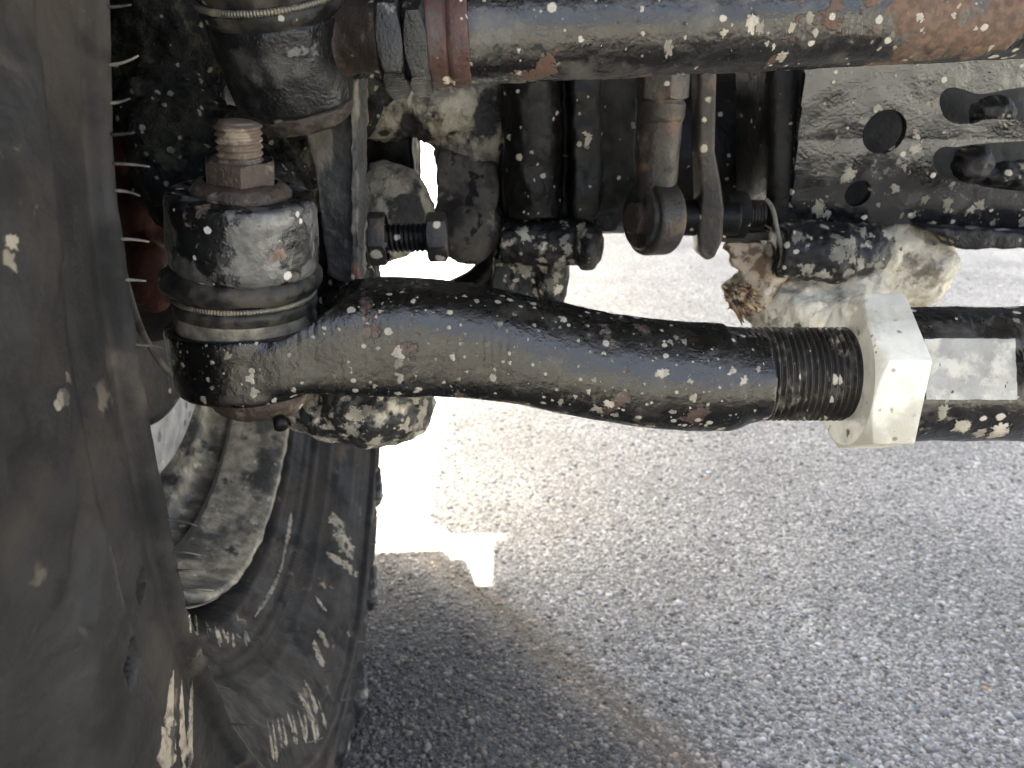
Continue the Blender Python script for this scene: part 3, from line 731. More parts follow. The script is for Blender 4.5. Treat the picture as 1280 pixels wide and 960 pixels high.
lobe = [ellipsoid(P(465, 500, .335), (.026, .022, .020), (0, .1, 0), 4), ellipsoid(P(415, 505, .34), (.026, .02, .014), (0, .15, 0), 4), ellipsoid(P(500, 480, .335), (.015, .02, .016), (0, 0, 0), 4)]
me = casting(lobe, .0010, [(.014, .0022), (.004, .0008)], 4)
lobe_o = link('lower_lobe', me, M['mottled'], knuckle); lobe_o['label'] = 'black lower lobe blotched with dried cream mud'
arm = [tube([P(430, 330, .36), P(425, 420, .36), P(440, 490, .345)], [.014, .013, .015], 16)]
link('lower_arm', casting(arm, .0015, [(.01, .001)], 3), M['dark'], knuckle)

tie = thing('tie_rod', 'heavy black tie rod with mud spatter, threaded end and pale hex nut', 'tie rod', Vector((sx, sy, zb-.012)))
# --- forged end: socket blended into the bent shank, spot-faced round the boot
top = [(325, 402), (345, 399), (380, 378), (412, 363), (440, 355), (480, 350), (520, 350), (560, 353), (600, 359), (660, 371), (700, 379), (760, 391), (820, 399), (880, 402), (905, 404), (925, 409), (952, 412)]
bot = [(325, 475), (345, 476), (380, 477), (412, 479), (440, 482), (500, 490), (560, 492), (590, 494), (620, 498), (660, 506), (700, 515), (760, 528), (820, 537), (880, 541), (905, 540), (925, 529), (952, 524)]
xs = list(range(325, 905, 14))+[905, 912, 920, 928, 938, 950]
tv_, bv_ = np.interp(xs, *zip(*top)), np.interp(xs, *zip(*bot))
ker = np.array([1, 2, 3, 2, 1])/9
def sm(a): q = np.pad(a, 2, mode='edge'); return np.convolve(q, ker, 'valid')
k_ = len(xs)-6
tv2, bv2 = sm(tv_), sm(bv_); tv2[k_:] = tv_[k_:]; bv2[k_:] = bv_[k_:]
DT = .285
pts = []; rad = []
for x, a, b_ in zip(xs, tv2, bv2):
    pts.append(P(x, (a+b_)/2, DT)); rad.append((b_-a)/2/FPX*DT*.985)
shank = tube(pts, rad, 72, deep=[max(r_, q_) for r_, q_ in zip(rad, np.interp(xs, [325, 345, 373, 400, 440, 490, 560], [.0264, .0262, .0256, .0249, .0238, .0222, .0198]))], sq=np.interp(xs, [325, 420, 520, 640, 720], [5, 4, 3.2, 2.4, 2.0]))
Rs = .0272
sock = lathe(capped(roundprof([(Rs*.93, zb), (Rs*.985, zb+.002), (Rs, zt-.0012), (Rs*.985, zt)], .001)), (sx, sy, 0), (0, 0, 1), 120)
me = casting([shank, sock], .00065, (), 5)
co = co_of(me); rho = np.hypot(co[:, 0]-sx, co[:, 1]-sy)               # spot face cut round the boot
co[:, 2] = np.minimum(co[:, 2], np.where(rho < .0305, zt, zt+(rho-.0305)*1.15+np.maximum(0, rho-.055)*8)); set_co(me, co)
# forging marks
def forge(me):
    p, n = co_of(me), no_of(me)
    d = .00028*pf(p/.012) + .00012*pf(p/.0035)
    m = (n[:, 1] < -.55) & (p[:, 0] > -.07) & (p[:, 0] < .06)     # die-line ribs stamped across the front
    g = pn(np.stack([p[:, 0]*90, np.full(len(p), 4.), p[:, 2]*12], 1))
    d += np.where(m & (g > -.05), -.00022*np.maximum(0, np.sin(p[:, 0]*2*math.pi/.0026))*np.minimum(1, (g+.05)*4), 0)
    set_co(me, p+n*d[:, None])
forge(me)
end = link('forged_end', me, M['paint'], tie, smooth=R(40))
stamp = lathe(roundprof([(.0001, zb-.011), (.0100, zb-.011), (.0165, zb-.0075), (.0195, zb-.003), (.0200, zb+.002)], .001), (sx+.003, sy-.001, 0), (0, 0, 1), 90)
v, f = stamp; me = mesh(v, f); rough(me, [(.006, .0006)]); cap_o = link('bottom_cap', me, M['rust'], tie)
gf = lathe(capped([(.0018, 0), (.0024, .002), (.0024, .005)]), Vector((sx+.012, sy-.0135, zb-.0075)), (0.35, -.75, -.55), 16); link('grease_fitting', mesh(*gf), M['dark'], cap_o, loc=Vector((sx+.012, sy-.0135, zb-.0075)))
# --- dust boot between socket and boss
h0 = zt-PIV.z; L_ = s_bb-h0
boot_prof = [(.0236, h0-.001), (.0236, h0+L_*.05), (.0234, h0+L_*.16), (.0231, h0+L_*.24), (.0239, h0+L_*.32), (.0244, h0+L_*.40), (.0240, h0+L_*.46), (.0230, h0+L_*.50), (.0226, h0+L_*.56), (.0250, h0+L_*.60), (.0264, h0+L_*.68), (.0271, h0+L_*.78), (.0264, h0+L_*.90), (.0236, h0+L_*1.0), (.0195, h0+L_*1.04)]
def lean(prof_v): return prof_v
bv3, bf3 = lathe(fine(roundprof(boot_prof, .002, 3), .0008), PIV, Vector((AX.x*.5, AX.y*.5, 1)).normalized(), 140)
me = mesh(bv3, bf3); rough(me, [(.014, .0009), (.005, .0003)])
boot = link('dust_boot', me, M['boot'], tie)
def coil_ring(c, axis, Rr, rr, turns, name, mat, parent, loc):
    a, u, v = basis(axis); V = []; F = []; ns = turns*4; m = 8
    for i in range(ns):
        t = 2*math.pi*i/ns; d = u*math.cos(t)+v*math.sin(t); k = rr*(1+.16*math.cos(i*math.pi/2))
        for j in range(m):
            q = 2*math.pi*j/m; V.append(c+d*(Rr+k*math.cos(q))+a*(k*math.sin(q)))
    for i in range(ns):
        for j in range(m): F.append((i*m+j, ((i+1) % ns)*m+j, ((i+1) % ns)*m+(j+1) % m, i*m+(j+1) % m))
    return link(name, mesh(V, F), mat, parent, loc=loc)
bax = Vector((AX.x*.5, AX.y*.5, 1)).normalized()
coil_ring(PIV+bax*(h0+L_*.53), bax, .0234, .0010, 150, 'retaining_spring', M['spring'], boot, None)
v, f = lathe(fine(roundprof([(.0238, h0-.0005), (.0241, h0+L_*.04), (.0239, h0+L_*.14), (.0235, h0+L_*.26)], .001), .0008), PIV+Vector((0, 0, .0)), bax, 120); me = mesh(v, f); rough(me, [(.008, .0003)])
o = link('boot_skirt', me, M['boot_dusty'], boot)
# --- stud and castle nut on top of the boss
s_nt = s_on(197)
fl = lathe(roundprof([(.0001, s_bt-.001), (.0158, s_bt-.001), (.0158, s_bt+.0012), (.0138, s_bt+.0034), (.0115, s_bt+.0042)], .0006), PIV, AX, 90)
me = mesh(*fl); rough(me, [(.005, .0005)]); snut = link('stud_nut', me, M['rust'], tie)
def hexnut(c, axis, af, s0, s1, cham, rotate=0.0, both=True, hole=0):
    """hex prism cut by chamfer cones; af = across flats"""
    a, u, v = basis(axis); Rc = af/math.sqrt(3)
    pv = []; n = 6
    for s in (s0, s1):
        for i in range(6):
            t = rotate+math.pi*i/3; pv.append(Vector(c)+a*s+u*(Rc*math.cos(t))+v*(Rc*math.sin(t)))
    pf = [tuple(reversed(range(6))), tuple(range(6, 12))]+[(i, (i+1) % 6, 6+(i+1) % 6, 6+i) for i in range(6)]
    rin = af*.485; dz = (Rc*1.06-rin)*math.tan(R(30))
    cone = [(rin, s0-.0001), (Rc*1.06, s0+dz)] if cham[0] else [(Rc*1.1, s0-.001)]
    cone += [(Rc*1.06, s1-dz), (rin, s1+.0001)] if cham[1] else [(Rc*1.1, s1+.001)]
    me = mesh(pv, pf); me = bake(me, [m_bool(lathe(capped(cone), c, axis, 96), 'INTERSECT'), m_bevel(.0005, 2, 35)])
    return me
me = hexnut(PIV, AX, .0205, s_bt+.002, s_nt, (False, True), R(18)); rough(me, [(.004, .0003)])
hexo = link('nut_hex', me, M['rust'], snut, smooth=R(30))
def thread(c, axis, r, s0, s1, pitch, depth, segs=56, per=8, endt=True):
    a, u, v = basis(axis); n = int((s1-s0)/pitch*per); V = []; F = []
    for i in range(n+1):
        s = s0+(s1-s0)*i/n
        for k in range(segs):
            t = 2*math.pi*k/segs; x = (s/pitch - k/segs) % 1.0
            tri = abs(x*2-1); tri = min(1, max(0, (tri-.06)/.84))
            rr = r-depth*(1-tri)
            if endt and i > n-4: rr -= (i-n+4)*.0004
            rr += .00012*noise.noise(Vector((t*4, s*900, 1)))
            V.append(Vector(c)+a*s+(u*math.cos(t)+v*math.sin(t))*rr)
    for i in range(n):
        for k in range(segs):
            l = (k+1) % segs; F.append((i*segs+k, i*segs+l, (i+1)*segs+l, (i+1)*segs+k))
    F.append(tuple(reversed(range(segs)))); F.append(tuple(n*segs+k for k in range(segs)))
    return mesh(V, F)
s_st = s_on(151)
link('stud_thread', thread(PIV, AX, .0073, s_nt-.004, s_st, .0021, .0010), M['thread_rust'], tie)
# --- threaded section, jam nut and tube
TC = P(640, 467.5, DT); XA = Vector((1, 0, 0))
Xn0, Xn1 = .1180, .1345
x_th0 = (948-640)/FPX*(DT-.016)
rth = 59.5/FPX*DT*.985
link('threaded_section', thread(TC, XA, rth, x_th0-.006, Xn0+.004, .00215, .0015, 96, 12, False), M['thread'], tie)
me = hexnut(TC, XA, .0515, Xn0, Xn1, (True, False), R(30+2)); 
jn = link('jam_nut', me, M['nut'], tie, smooth=R(30)); jn['label'] = 'pale cream-coloured zinc hex lock nut'
splats([jn], tie, 'nut_dirt', 22, .0002, .0006, [(1090, 420, 4), (1100, 512, 4), (1060, 540, 6), (1072, 410, 5)], 'splat', 3, 31, .3)
Rt = 85/FPX*DT*.985
v, f = lathe(fine(roundprof([(.001, Xn1-.0005), (Rt-.0012, Xn1-.0005), (Rt, Xn1+.0006), (Rt, .46), (.001, .46)], .0006), .0015), TC, XA, 128)
for i, q in enumerate(v):
    q = Vector(q)
    if Xn1+.0008 < q.x-TC.x < .166: # milled wrench flat, tilted a little below the view
        nrm = Vector((0, -math.cos(R(24)), math.sin(R(24)))).normalized(); lim = Rt*.90
        dd = (q-TC).dot(nrm)
        if dd > lim: v[i] = q-nrm*(dd-lim)
me = mesh(v, f); rough(me, [(.02, .0004), (.004, .00015)])
tubeo = link('tie_rod_tube', me, M['paint_smooth'], tie, smooth=R(35))
nrm = Vector((0, -math.cos(R(24)), math.sin(R(24)))); tg = nrm.cross(XA)
hw = Rt*math.sqrt(1-.81)*.97; V = []; F = []
nx, nz_ = 24, 16
for i in range(nx+1):
    for j in range(nz_+1):
        x = Xn1+.0014+(.1645-Xn1)*i/nx; y = (j/nz_*2-1)*hw
        V.append(TC+XA*x+nrm*(Rt*.90+.00045+.0004*fbm(Vector((x*300, y*300, 2)), 2))+tg*y*(1+.03*noise.noise(Vector((x*200, j, 0)))))
for i in range(nx):
    for j in range(nz_): q = i*(nz_+1)+j; F.append((q, q+1, q+nz_+2, q+nz_+1))
o = link('wrench_flat', mesh(V, F), M['flat'], tie); o['label'] = 'milled flat caked with pale mud'
# --- mud spatter, notable drops where they sit, the rest by chance
drops = [(455, 398, 5), (459, 404, 4), (470, 396, 5), (497, 440, 10), (500, 470, 9), (499, 452, 9), (497, 492, 6), (463, 478, 5), (617, 472, 8), (618, 462, 5), (581, 446, 5), (584, 464, 4), (629, 452, 5), (634, 414, 5), (660, 424, 4), (666, 456, 5),
    (705, 399, 7), (700, 396, 5), (735, 407, 5), (738, 440, 4), (745, 510, 11), (760, 505, 9), (770, 518, 6), (780, 465, 4), (764, 398, 4), (794, 390, 3), (820, 448, 4), (826, 467, 8), (832, 466, 6), (806, 480, 4), (856, 430, 4), (868, 496, 7), (866, 452, 4), (840, 515, 6),
    (898, 449, 4), (900, 460, 4), (913, 519, 4), (920, 518, 3), (890, 437, 3), (930, 475, 7), (515, 394, 4), (532, 388, 3), (545, 449, 4), (520, 470, 4), (575, 424, 3), (560, 500, 9), (540, 497, 8), (900, 536, 6), (660, 505, 6), (690, 500, 4),
    (260, 445, 3), (284, 444, 7), (314, 472, 9), (318, 490, 8), (255, 500, 6), (258, 432, 4), (365, 495, 5), (300, 430, 3)]
splats([end], tie, 'mud_spatter', 1000, .0002, .0012, drops, 'splat', 3.5, 4)
splats([tubeo], tie, 'mud_spatter', 260, .0002, .0018, [(1195, 398, 5), (1180, 512, 10), (1200, 532, 12), (1250, 535, 14), (1225, 540, 10), (1270, 400, 6)], 'splat', 4, 6, .6)
splats([lobe_o], knuckle, 'mud_spatter', 240, .0006, .004, [], 'splat', 2, 7)

# ================================================================ drag link above
up = Vector((-.06, -math.sin(R(20)), math.cos(R(20)))).normalized()
DC = P(358, 70, .285)
dl = thing('drag_link', 'upper black drag link with red ring, hex nut and cup-shaped ball joint', 'drag link', DC)
px_ = .285/FPX
cupp = [(.0001, -.0232), (.0125, -.0232), (.0185, -.0212), (.0203, -.0178), (.0208, -.0150), (.0214, -.0140), (.0234, .000), (.0238, .010), (.0240, .0138), (.0232, .0150)]
v, f = lathe(fine(roundprof(cupp, .0012), .001), DC, up, 140); me = mesh(v, f); rough(me, [(.012, .0007), (.003, .0002)])
cupo = link('ball_cup', me, M['cup'], dl)
v, f = lathe(fine(roundprof([(.0001, -.0243), (.0130, -.0243), (.0193, -.0216), (.0209, -.0174), (.0211, -.0153), (.019, -.0148)], .001), .0008), DC, up, 120); me = mesh(v, f); rough(me, [(.005, .0005)])
link('crimped_rim', me, M['cup_rim'], cupo)
v, f = lathe(fine(roundprof([(.0232, .0145), (.0252, .0165), (.0255, .0195), (.0240, .0215), (.0248, .0235), (.0262, .028), (.0250, .036), (.018, .046), (.012, .050), (.0001, .052)], .0015), .001), DC, up, 140); me = mesh(v, f); rough(me, [(.015, .0006)])
bo2 = link('dust_boot', me, M['boot'], dl)
coil_ring(DC+up*.0212, up, .0250, .0011, 150, 'retaining_spring', M['spring'], bo2, None)
# label strip on the cup
DA, DB = P(585, 42, .27), P(1300, 8, .27); dx = (DB-DA).normalized()
sh = [tube([DC, P(440, 45, .28), P(485, 46, .272), DA+dx*-.012], [.014, .0125, .0125, .0125], 20)]
link('shank', casting(sh, .001, [(.01, .001)], 3), M['rust'], dl)
for s0_, s1_, rt_ in ((-.0290, -.0205, 34), (-.0203, -.0128, 41)):
    me = hexnut(DA, dx, .0345, s0_, s1_, (True, True), R(rt_)); rough(me, [(.008, .0003)]); link('hex_nut', me, M['cup'], dl, smooth=R(30))
v, f = lathe(fine(roundprof([(.006, -.0135), (.0162, -.0135), (.0168, -.0125), (.0166, -.0075), (.0158, -.0066), (.0166, -.0060), (.0172, -.0050), (.0172, .0005), (.006, .0005)], .0005), .0008), DA, dx, 110); me = mesh(v, f); rough(me, [(.006, .0004)])
link('red_ring', me, M['red_ring'], dl)
v, f = lathe(fine([(.0160, -.001), (.0163, .001), (.0163, .32), (.001, .32)], .0018), DA, dx, 110); me = mesh(v, f); rough(me, [(.02, .0004), (.004, .0002)])
dt = link('tube', me, M['drag'], dl)
splats([dt], dl, 'mud_spatter', 520, .0002, .0012, [(803, 42, 5), (940, 25, 10), (950, 32, 7), (1013, 20, 7), (1020, 40, 6), (978, 70, 8), (976, 76, 5), (835, 55, 7), (838, 60, 6), (857, 46, 5), (905, 40, 6), (676, 14, 4), (1100, 60, 5), (1090, 52, 4), (1150, 20, 6)], 'splat', 4, 9, .8)

# ================================================================ steering stop bolt
SB = P(520, 297, .345); ba = Vector((1, .05, .02)).normalized()
sb = thing('stop_bolt', 'black steering stop bolt with locknut in front of the muddy yoke', 'bolt', SB)
def onb(px): return (px-520)/FPX*.345
link('threaded_shank', thread(SB, ba, 18/FPX*.345, onb(470), onb(545), .0021, .0007, 40, 8, False), M['dark'], sb)
link('bolt_head', hexnut(SB, ba, .0185, onb(534), onb(559), (True, True), R(13.7)), M['link'], sb, smooth=R(30))
link('lock_nut', hexnut(SB, ba, .0205, onb(457), onb(484), (True, True), R(5)), M['link'], sb, smooth=R(30))
v, f = lathe(capped(roundprof([(.006, onb(380)), (.012, onb(385)), (.0125, onb(462)), (.011, onb(464))], .001)), SB, ba, 48); link('lug', mesh(v, f), M['dark'], sb)

# ================================================================ axle yoke with caked mud
yo = thing('axle_yoke', 'axle end yoke caked in pale cratered dried mud between the knuckle and bracket', 'axle yoke', PY(540, 330, .46))
upper = [ellipsoid(PY(480, 120, .45), (.034, .03, .022), (0, .1, 0), 4), ellipsoid(PY(555, 128, .45), (.026, .03, .022), (0, 0, 0), 4), ellipsoid(PY(595, 160, .46), (.022, .03, .038), (0, .2, 0), 4),
    prism([(440, 88), (605, 88), (622, 150), (615, 200), (560, 190), (542, 178), (514, 170), (440, 170)], .44, .06)]
me = casting(upper, .0016, [(.02, .002), (.008, .0022), (.003, .001)], 4); link('upper_ear', me, M['yoke'], yo)
lower = [prism([(548, 188), (590, 192), (618, 205), (624, 240), (620, 285), (598, 312), (560, 322), (548, 318), (543, 240)], .432, .05), ellipsoid(PY(585, 280, .45), (.02, .03, .022), (0, 0, 0), 4)]
me = casting(lower, .0015, [(.02, .002), (.006, .001)], 5); link('lower_ear', me, M['yoke_dark'], yo)
me = casting([ellipsoid(PY(484, 264, .43), (.0245, .026, .0255), (0, 0, 0), 5), tube([PY(470, 260, .43), PY(440, 260, .47)], .022, 20)], .0015, [(.012, .0015), (.004, .0008)], 3); link('ball_cover', me, M['yoke'], yo)
me = casting([prism([(440, 160), (515, 160), (516, 240), (500, 240), (440, 240)], .47, .05)], .0025, [(.01, .001)], 3); link('inner_shaft', me, M['dark'], yo)

# ================================================================ axle tube and shock bracket
ax = thing('axle_housing', 'black axle housing tube running across behind the links', 'axle', PY(800, 190, .60))
A1, A2 = PY(600, 195, .56), PY(1330, 190, .56)
v, f = lathe(fine([(.001, -.02), (.052, -.02), (.052, (A2-A1).length+.5), (.001, (A2-A1).length+.5)], .02), A1, (A2-A1), 64); link('axle_tube', mesh(v, f), M['dark'], ax, smooth=R(35))
curve = [PY(560, 372, .50), PY(600, 352, .50), PY(618, 325, .50), PY(626, 285, .50), PY(630, 240, .52)]
v, f = tube(spline(curve), [.010]*33, 16); link('axle_rib', mesh(v, f), M['dark'], ax)

sh = thing('shock_bracket', 'black double-walled bracket with mud clots along its lower lip', 'bracket', PY(690, 385, .44))
hous = [prism([(624, 60), (800, 60), (794, 262), (770, 290), (640, 290), (626, 262)], .440, .06), prism([(637, 60), (702, 60), (702, 268), (690, 277), (646, 272), (637, 258)], .422, .03), prism([(715, 60), (752, 60), (753, 268), (740, 282), (716, 274)], .415, .04),
        tube([PY(662, 60, .428), PY(668, 270, .428)], [.016, .015], 20)]
me = casting(hous, .0013, [(.02, .0016), (.006, .0005)], 5); wall_o = link('wall', me, M['dark'], sh)
lip = [tube([PY(628, 300, .435), PY(690, 304, .432), PY(742, 296, .428)], [.0125, .0135, .0125], 20), ellipsoid(PY(735, 305, .425), (.008, .02, .014), (0, 0, 0), 3)]
me = casting(lip, .0012, [(.01, .0015), (.003, .0005)], 3); lip_o = link('lower_lip', me, M['dark_muddy'], sh)
me = casting([prism([(618, 322), (712, 322), (706, 392), (612, 392)], .44, .05), ellipsoid(PY(690, 335, .44), (.01, .012, .022), (0, 0, 0), 3)], .0013, [(.01, .001), (.004, .0006)], 4); foot_o = link('foot', me, M['dark_muddy'], sh)
splats([wall_o], sh, 'mud_spatter', 160, .0004, .0022, [(665, 190, 5), (672, 205, 4), (668, 225, 3), (700, 250, 4), (655, 265, 4), (735, 170, 9)], 'splat', 4, 21, .6)
splats([lip_o, foot_o], sh, 'mud_spatter', 160, .0006, .005, [(705, 300, 9), (710, 310, 8), (695, 345, 10), (698, 360, 8), (735, 295, 6), (640, 358, 6), (632, 345, 4), (715, 325, 6)], 'splat', 2, 12, .6)

# ================================================================ sway bar link
lk = thing('sway_bar_link', 'brown-grey link rod with hex collar and rubber-bushed eye', 'link rod', PY(812, 315, .40))
Yl = .395
pe = PY(818, 272, Yl); pt = PY(831, 60, Yl); la = (pt-pe).normalized(); LL = (pt-pe).length
def sl(py): return (PY(818+(831-818)*(272-py)/212, py, Yl)-pe).dot(la)
v, f = lathe(fine(roundprof([(.0085, .004), (.0096, .012), (.0098, sl(200)), (.0103, sl(152)), (.0108, sl(150)), (.0112, sl(146)), (.0112, sl(130)), (.0104, sl(126)), (.0104, sl(124)), (.008, sl(124))], .0005), .001), pe, la, 60)
me = mesh(v, f); rough(me, [(.01, .0004)]); link('rod', me, M['link'], lk)
link('hex_collar', hexnut(pe, la, .0215, sl(124.5), sl(60), (True, False), R(8)), M['link'], lk, smooth=R(30))
ea = Vector((-.92, -.39, .04)).normalized()
v, f = lathe(roundprof([(.0075, -.0068), (.0175, -.0068), (.0182, -.0055), (.0182, .0055), (.0175, .0068), (.0155, .0070), (.0075, .0070)], .0012), pe, ea, 72); link('eye', mesh(v, f), M['link'], lk, smooth=R(35))
v, f = lathe(roundprof([(.001, .0065), (.008, .0092), (.0145, .0095), (.0155, .0082), (.0155, .0065)], .001), pe, ea, 60); link('bushing', mesh(v, f), M['boot'], lk)
me = hexnut(pe, ea, .0145, .0085, .0130, (False, True), R(10)); rough(me, [(.003, .0003)]); link('bolt_head', me, M['rust'], lk, smooth=R(30))

# flat strap bracket and its through bolt
fb = thing('strap_bracket', 'dark flat steel strap with a rounded eye beside the link rod', 'bracket', PY(885, 325, .41))
me = bake(mesh(*prism([(874, 60), (898, 60), (895, 190), (901, 225), (906, 262), (904, 300), (895, 322), (884, 327), (874, 318), (872, 292), (876, 250), (873, 190)], .405, .018)), [m_bevel(.0022, 3)]); rough(me, [(.01, .0005)])
link('strap', me, M['link'], fb, smooth=R(40))
v, f = lathe(capped(roundprof([(.009, 0), (.0125, .001), (.0125, .006), (.009, .007)], .001)), PY(889, 272, .404), (0.1, -1, 0), 40)
fb2 = thing('through_bolt', 'black bolt and spacer joining the strap bracket to the link rod', 'bolt', PY(880, 270, .415))
v, f = lathe(capped(roundprof([(.0088, 0), (.0092, .001), (.0092, .040), (.0088, .041)], .0005)), PY(822, 272, .415), (1, 0, 0), 40); link('spacer', mesh(v, f), M['dark'], fb2)
link('nut', hexnut(PY(905, 268, .42), Vector((1, .02, 0)), .0225, 0, .011, (False, True), R(0)), M['dark'], fb2, smooth=R(30))
link('bolt_thread', thread(PY(905, 268, .42), Vector((1, .02, 0)), .0075, .0, .021, .0016, .0005, 36, 8), M['dark'], fb2)
me = bake(mesh(*prism([(902, 292), (962, 290), (962, 301), (902, 303)], .425, .03)), [m_bevel(.0008, 2)]); link('lower_tab', me, M['link'], fb2, smooth=R(40))

# ================================================================ right-hand frame bracket
fr = thing('frame_bracket', 'scratched black steel bracket plate with round holes and slots, splashed with mud', 'bracket', PY(1130, 300, .43))
YB = .425
outl = [(1004, 40), (1420, 40), (1420, 306), (1215, 306), (1196, 292), (1150, 283), (1000, 283), (990, 276)]
def pcyl(px, py, r, Y=YB):
    c = PY(px, py, Y); rr = r*(Y/ray(px, py).y)/FPX
    return lathe(capped([(rr, -.03), (rr, .012)]), c, (0, 1, 0), 48)
def pslot(poly):
    for _ in range(2):      # round the corners of the opening
        poly = [q for a, b in zip(poly, poly[1:]+poly[:1]) for q in ((a[0]*.75+b[0]*.25, a[1]*.75+b[1]*.25), (a[0]*.25+b[0]*.75, a[1]*.25+b[1]*.75))]
    return prism(poly, YB-.02, .032)
slot1 = pslot([(1196, 122), (1206, 108), (1230, 112), (1250, 120), (1300, 108), (1390, 104), (1390, 156), (1300, 152), (1262, 150), (1240, 158), (1212, 156), (1200, 142)])
slot2 = pslot([(1192, 196), (1204, 186), (1222, 188), (1240, 184), (1300, 180), (1390, 176), (1390, 250), (1300, 246), (1250, 238), (1226, 232), (1204, 226), (1192, 212)])
pl = prism(outl, YB, .005)
me = casting([pl], .0010, (), 2, cuts=[pcyl(1105, 165, 27), pcyl(1076, 243, 16.5), slot1, slot2])
co = co_of(me); zm = PY(1105, 175, YB).z; zz = np.maximum(0, zm-co[:, 2]); co[:, 1] += 4.2*zz**2 - .6*np.maximum(0, co[:, 2]-zm)*.25; co[:, 1] += .0007*pf(co/.03); set_co(me, co)
face = link('plate', me, M['plate'], fr, smooth=R(40))
# folded flank on the left and closing back
me = bake(mesh(*prism([(962, 60), (1014, 60), (1012, 270), (1000, 284), (972, 300), (960, 280)], YB+.006, .07)), [m_bevel(.008, 4)]); rough(me, [(.02, .001)]); link('flank', me, M['dark'], fr, smooth=R(50))
me = mesh(*prism([(1012, 30), (1420, 30), (1420, 320), (1012, 290)], YB+.045, .006)); link('back_plate', me, M['black'], fr, smooth=False)
me = casting([prism([(1150, 284), (1420, 300), (1420, 312), (1200, 312), (1184, 298)], YB-.006, .02)], .0012, [(.01, .001)], 3); lipf = link('lower_lip', me, M['dark_muddy'], fr)
inner = [ellipsoid(PY(1215, 205, YB+.012), (.010, .01, .010), (0, 0, 0), 3), ellipsoid(PY(1240, 140, YB+.012), (.012, .008, .008), (0, 0, 0), 3), ellipsoid(PY(1270, 220, YB+.016), (.022, .01, .008), (0, 0, 0), 3)]
me = casting(inner, .0012, [(.006, .0015)], 2); link('weld_nut', me, M['dark_muddy'], fr)
splats([face], fr, 'mud_spatter', 420, .0003, .0022, [(1097, 120, 16), (1060, 215, 12), (1045, 245, 11), (1022, 257, 10), (1105, 198, 8), (1143, 186, 8), (1145, 170, 6), (1160, 130, 5), (1162, 110, 5), (1205, 177, 10), (1170, 188, 7), (1050, 277, 20), (1140, 276, 16), (1092, 222, 8), (1118, 235, 6), (1195, 232, 14), (1215, 245, 14), (1240, 240, 10), (1225, 256, 8), (1255, 237, 6), (1156, 249, 6), (1185, 255, 7)], 'splat', 4, 15, .5)
splats([lipf], fr, 'mud_spatter', 60, .0008, .005, [(1215, 304, 8), (1240, 303, 10), (1265, 306, 8)], 'splat', 2, 16)

# muddy arm bracket under it
mb = thing('control_arm_bracket', 'axle arm bracket buried under thick cream mud below the plate', 'bracket', PY(1080, 400, .46))
me = casting([tube([PY(972, 312, .42), PY(1040, 318, .42), PY(1098, 308, .425)], [.0135, .0155, .0125], 20), prism([(978, 284), (1098, 284), (1092, 318), (1060, 345), (1000, 345), (976, 320)], .415, .05)], .0013, [(.012, .0018), (.004, .0008)], 4)
led = link('ledge', me, M['dark_muddy'], mb)
mudm = [prism([(1000, 300), (1110, 284), (1205, 288), (1196, 302), (1165, 340), (1138, 380), (1100, 420), (960, 430), (942, 400), (962, 372), (985, 350)], .45, .08), ellipsoid(PY(1030, 385, .445), (.045, .03, .025), (0, 0, 0), 4), ellipsoid(PY(1130, 325, .45), (.03, .02, .025), (0, .5, 0), 4)]
me = casting(mudm, .0018, [(.03, .006), (.01, .003), (.003, .0008)], 4); mm_ = link('mud_cake', me, M['mud'], mb)
splats([led], mb, 'mud_spatter', 110, .0008, .005, [(1030, 343, 12), (1010, 335, 9), (1060, 340, 10), (985, 318, 6), (1045, 297, 8)], 'splat', 2, 18)
v, f = tube(spline([PY(958, 250, .42), PY(966, 262, .415), PY(972, 290, .412), PY(978, 318, .412), PY(974, 335, .414)]), .0012, 8); link('split_edge', mesh(v, f), M['wire'], mb)

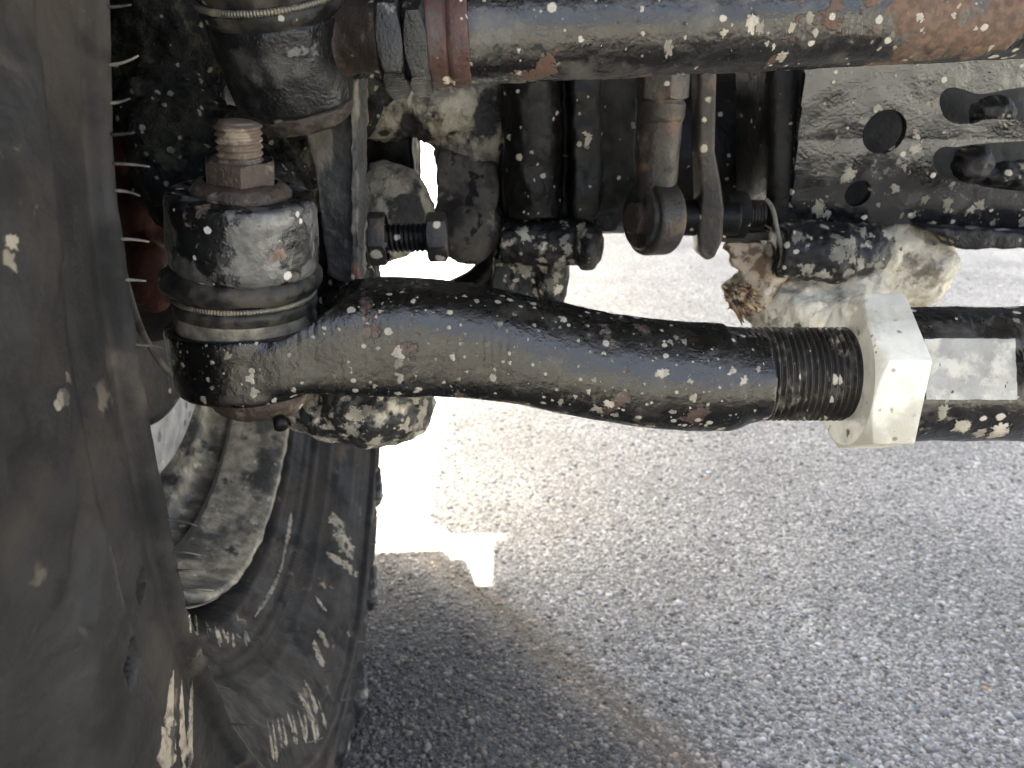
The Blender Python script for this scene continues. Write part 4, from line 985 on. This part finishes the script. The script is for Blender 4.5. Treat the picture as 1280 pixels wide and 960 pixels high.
# ================================================================ torn bark and root caught on the bracket
rt = thing('root_clump', 'frayed brown root and pale torn bark caught beside the muddy bracket', 'root', PY(940, 400, .44))
me = casting([prism([(908, 303), (952, 302), (958, 330), (950, 372), (938, 374), (930, 345), (915, 325)], .43, .010), ellipsoid(PY(962, 345, .435), (.010, .008, .022), (0, .2, 0), 3)], .0009, [(.008, .002), (.003, .0008)], 3)
link('bark', me, M['pale_rag'], rt)
r2 = random.Random(11); fp = []
for k in range(70):
    x0, y0 = r2.uniform(905, 935), r2.uniform(352, 376); L2 = r2.uniform(14, 36); a = r2.uniform(.35, 1.2)
    ptsr = [PY(x0+math.cos(a)*L2*i/4+r2.uniform(-2, 2), y0+math.sin(a)*L2*i/4+r2.uniform(-2, 2), .425+r2.uniform(-.006, .008)) for i in range(5)]
    fp.append(tube(ptsr, [.0003, .0008, .0011, .0009, .0003], 6))
o = link('fibre', mesh(*join(*fp)), M['straw'], rt); o['kind'] = 'stuff'
fp = []
for k in range(26):
    x0, y0 = r2.uniform(918, 940), r2.uniform(362, 380); a = r2.uniform(2.4, 3.6); L2 = r2.uniform(6, 20)
    ptsr = [PY(x0+math.cos(a)*L2*i/3, y0+math.sin(a)*L2*i/3+r2.uniform(-2, 2), .425+r2.uniform(-.006, .008)) for i in range(4)]
    fp.append(tube(ptsr, [.0008, .0009, .0007, .0002], 6))
o = link('dark_fibre', mesh(*join(*fp)), M['dark_muddy'], rt); o['kind'] = 'stuff'

# ================================================================ unseen slabs added in place of the vehicle above, shaped for its shade
ub = thing('vehicle_shade_slabs', 'unseen black slabs added overhead to cast the shade of the vehicle', 'vehicle', (.5, 1.2, .95))
def panel(name, x0, x1, y0, y1, z0, z1):
    bm = bmesh.new(); bmesh.ops.create_cube(bm, size=1)
    for v in bm.verts: v.co = Vector(((x0+x1)/2+v.co.x*(x1-x0), (y0+y1)/2+v.co.y*(y1-y0), (z0+z1)/2+v.co.z*(z1-z0)))
    bmesh.ops.bevel(bm, geom=list(bm.edges), offset=.02, segments=2, affect='EDGES')
    me = bpy.data.meshes.new(name); bm.to_mesh(me); bm.free(); return link(name, me, M['black'], ub, smooth=R(40))
panel('near_shade_slab', -.285, .85, -.18, 1.21, 1.0, 1.08)  # unseen slab, its left edge set to cut the sun patch
panel('side_shade_slab', -.34, -.302, -.18, .02, .55, .99)
panel('mid_shade_slab', -.365, .90, 1.212, 1.72, 1.0, 1.08)  # reaches further left, so the sun patch edge gets its step
panel('sky_blocker', -.16, .85, .84, .96, .575, .998)  # added to keep the sky ahead off the upper surfaces
panel('high_shade_slab', -.71, 1.75, 1.73, 8.0, 2.36, 2.44)  # floating slab added to shade the far ground
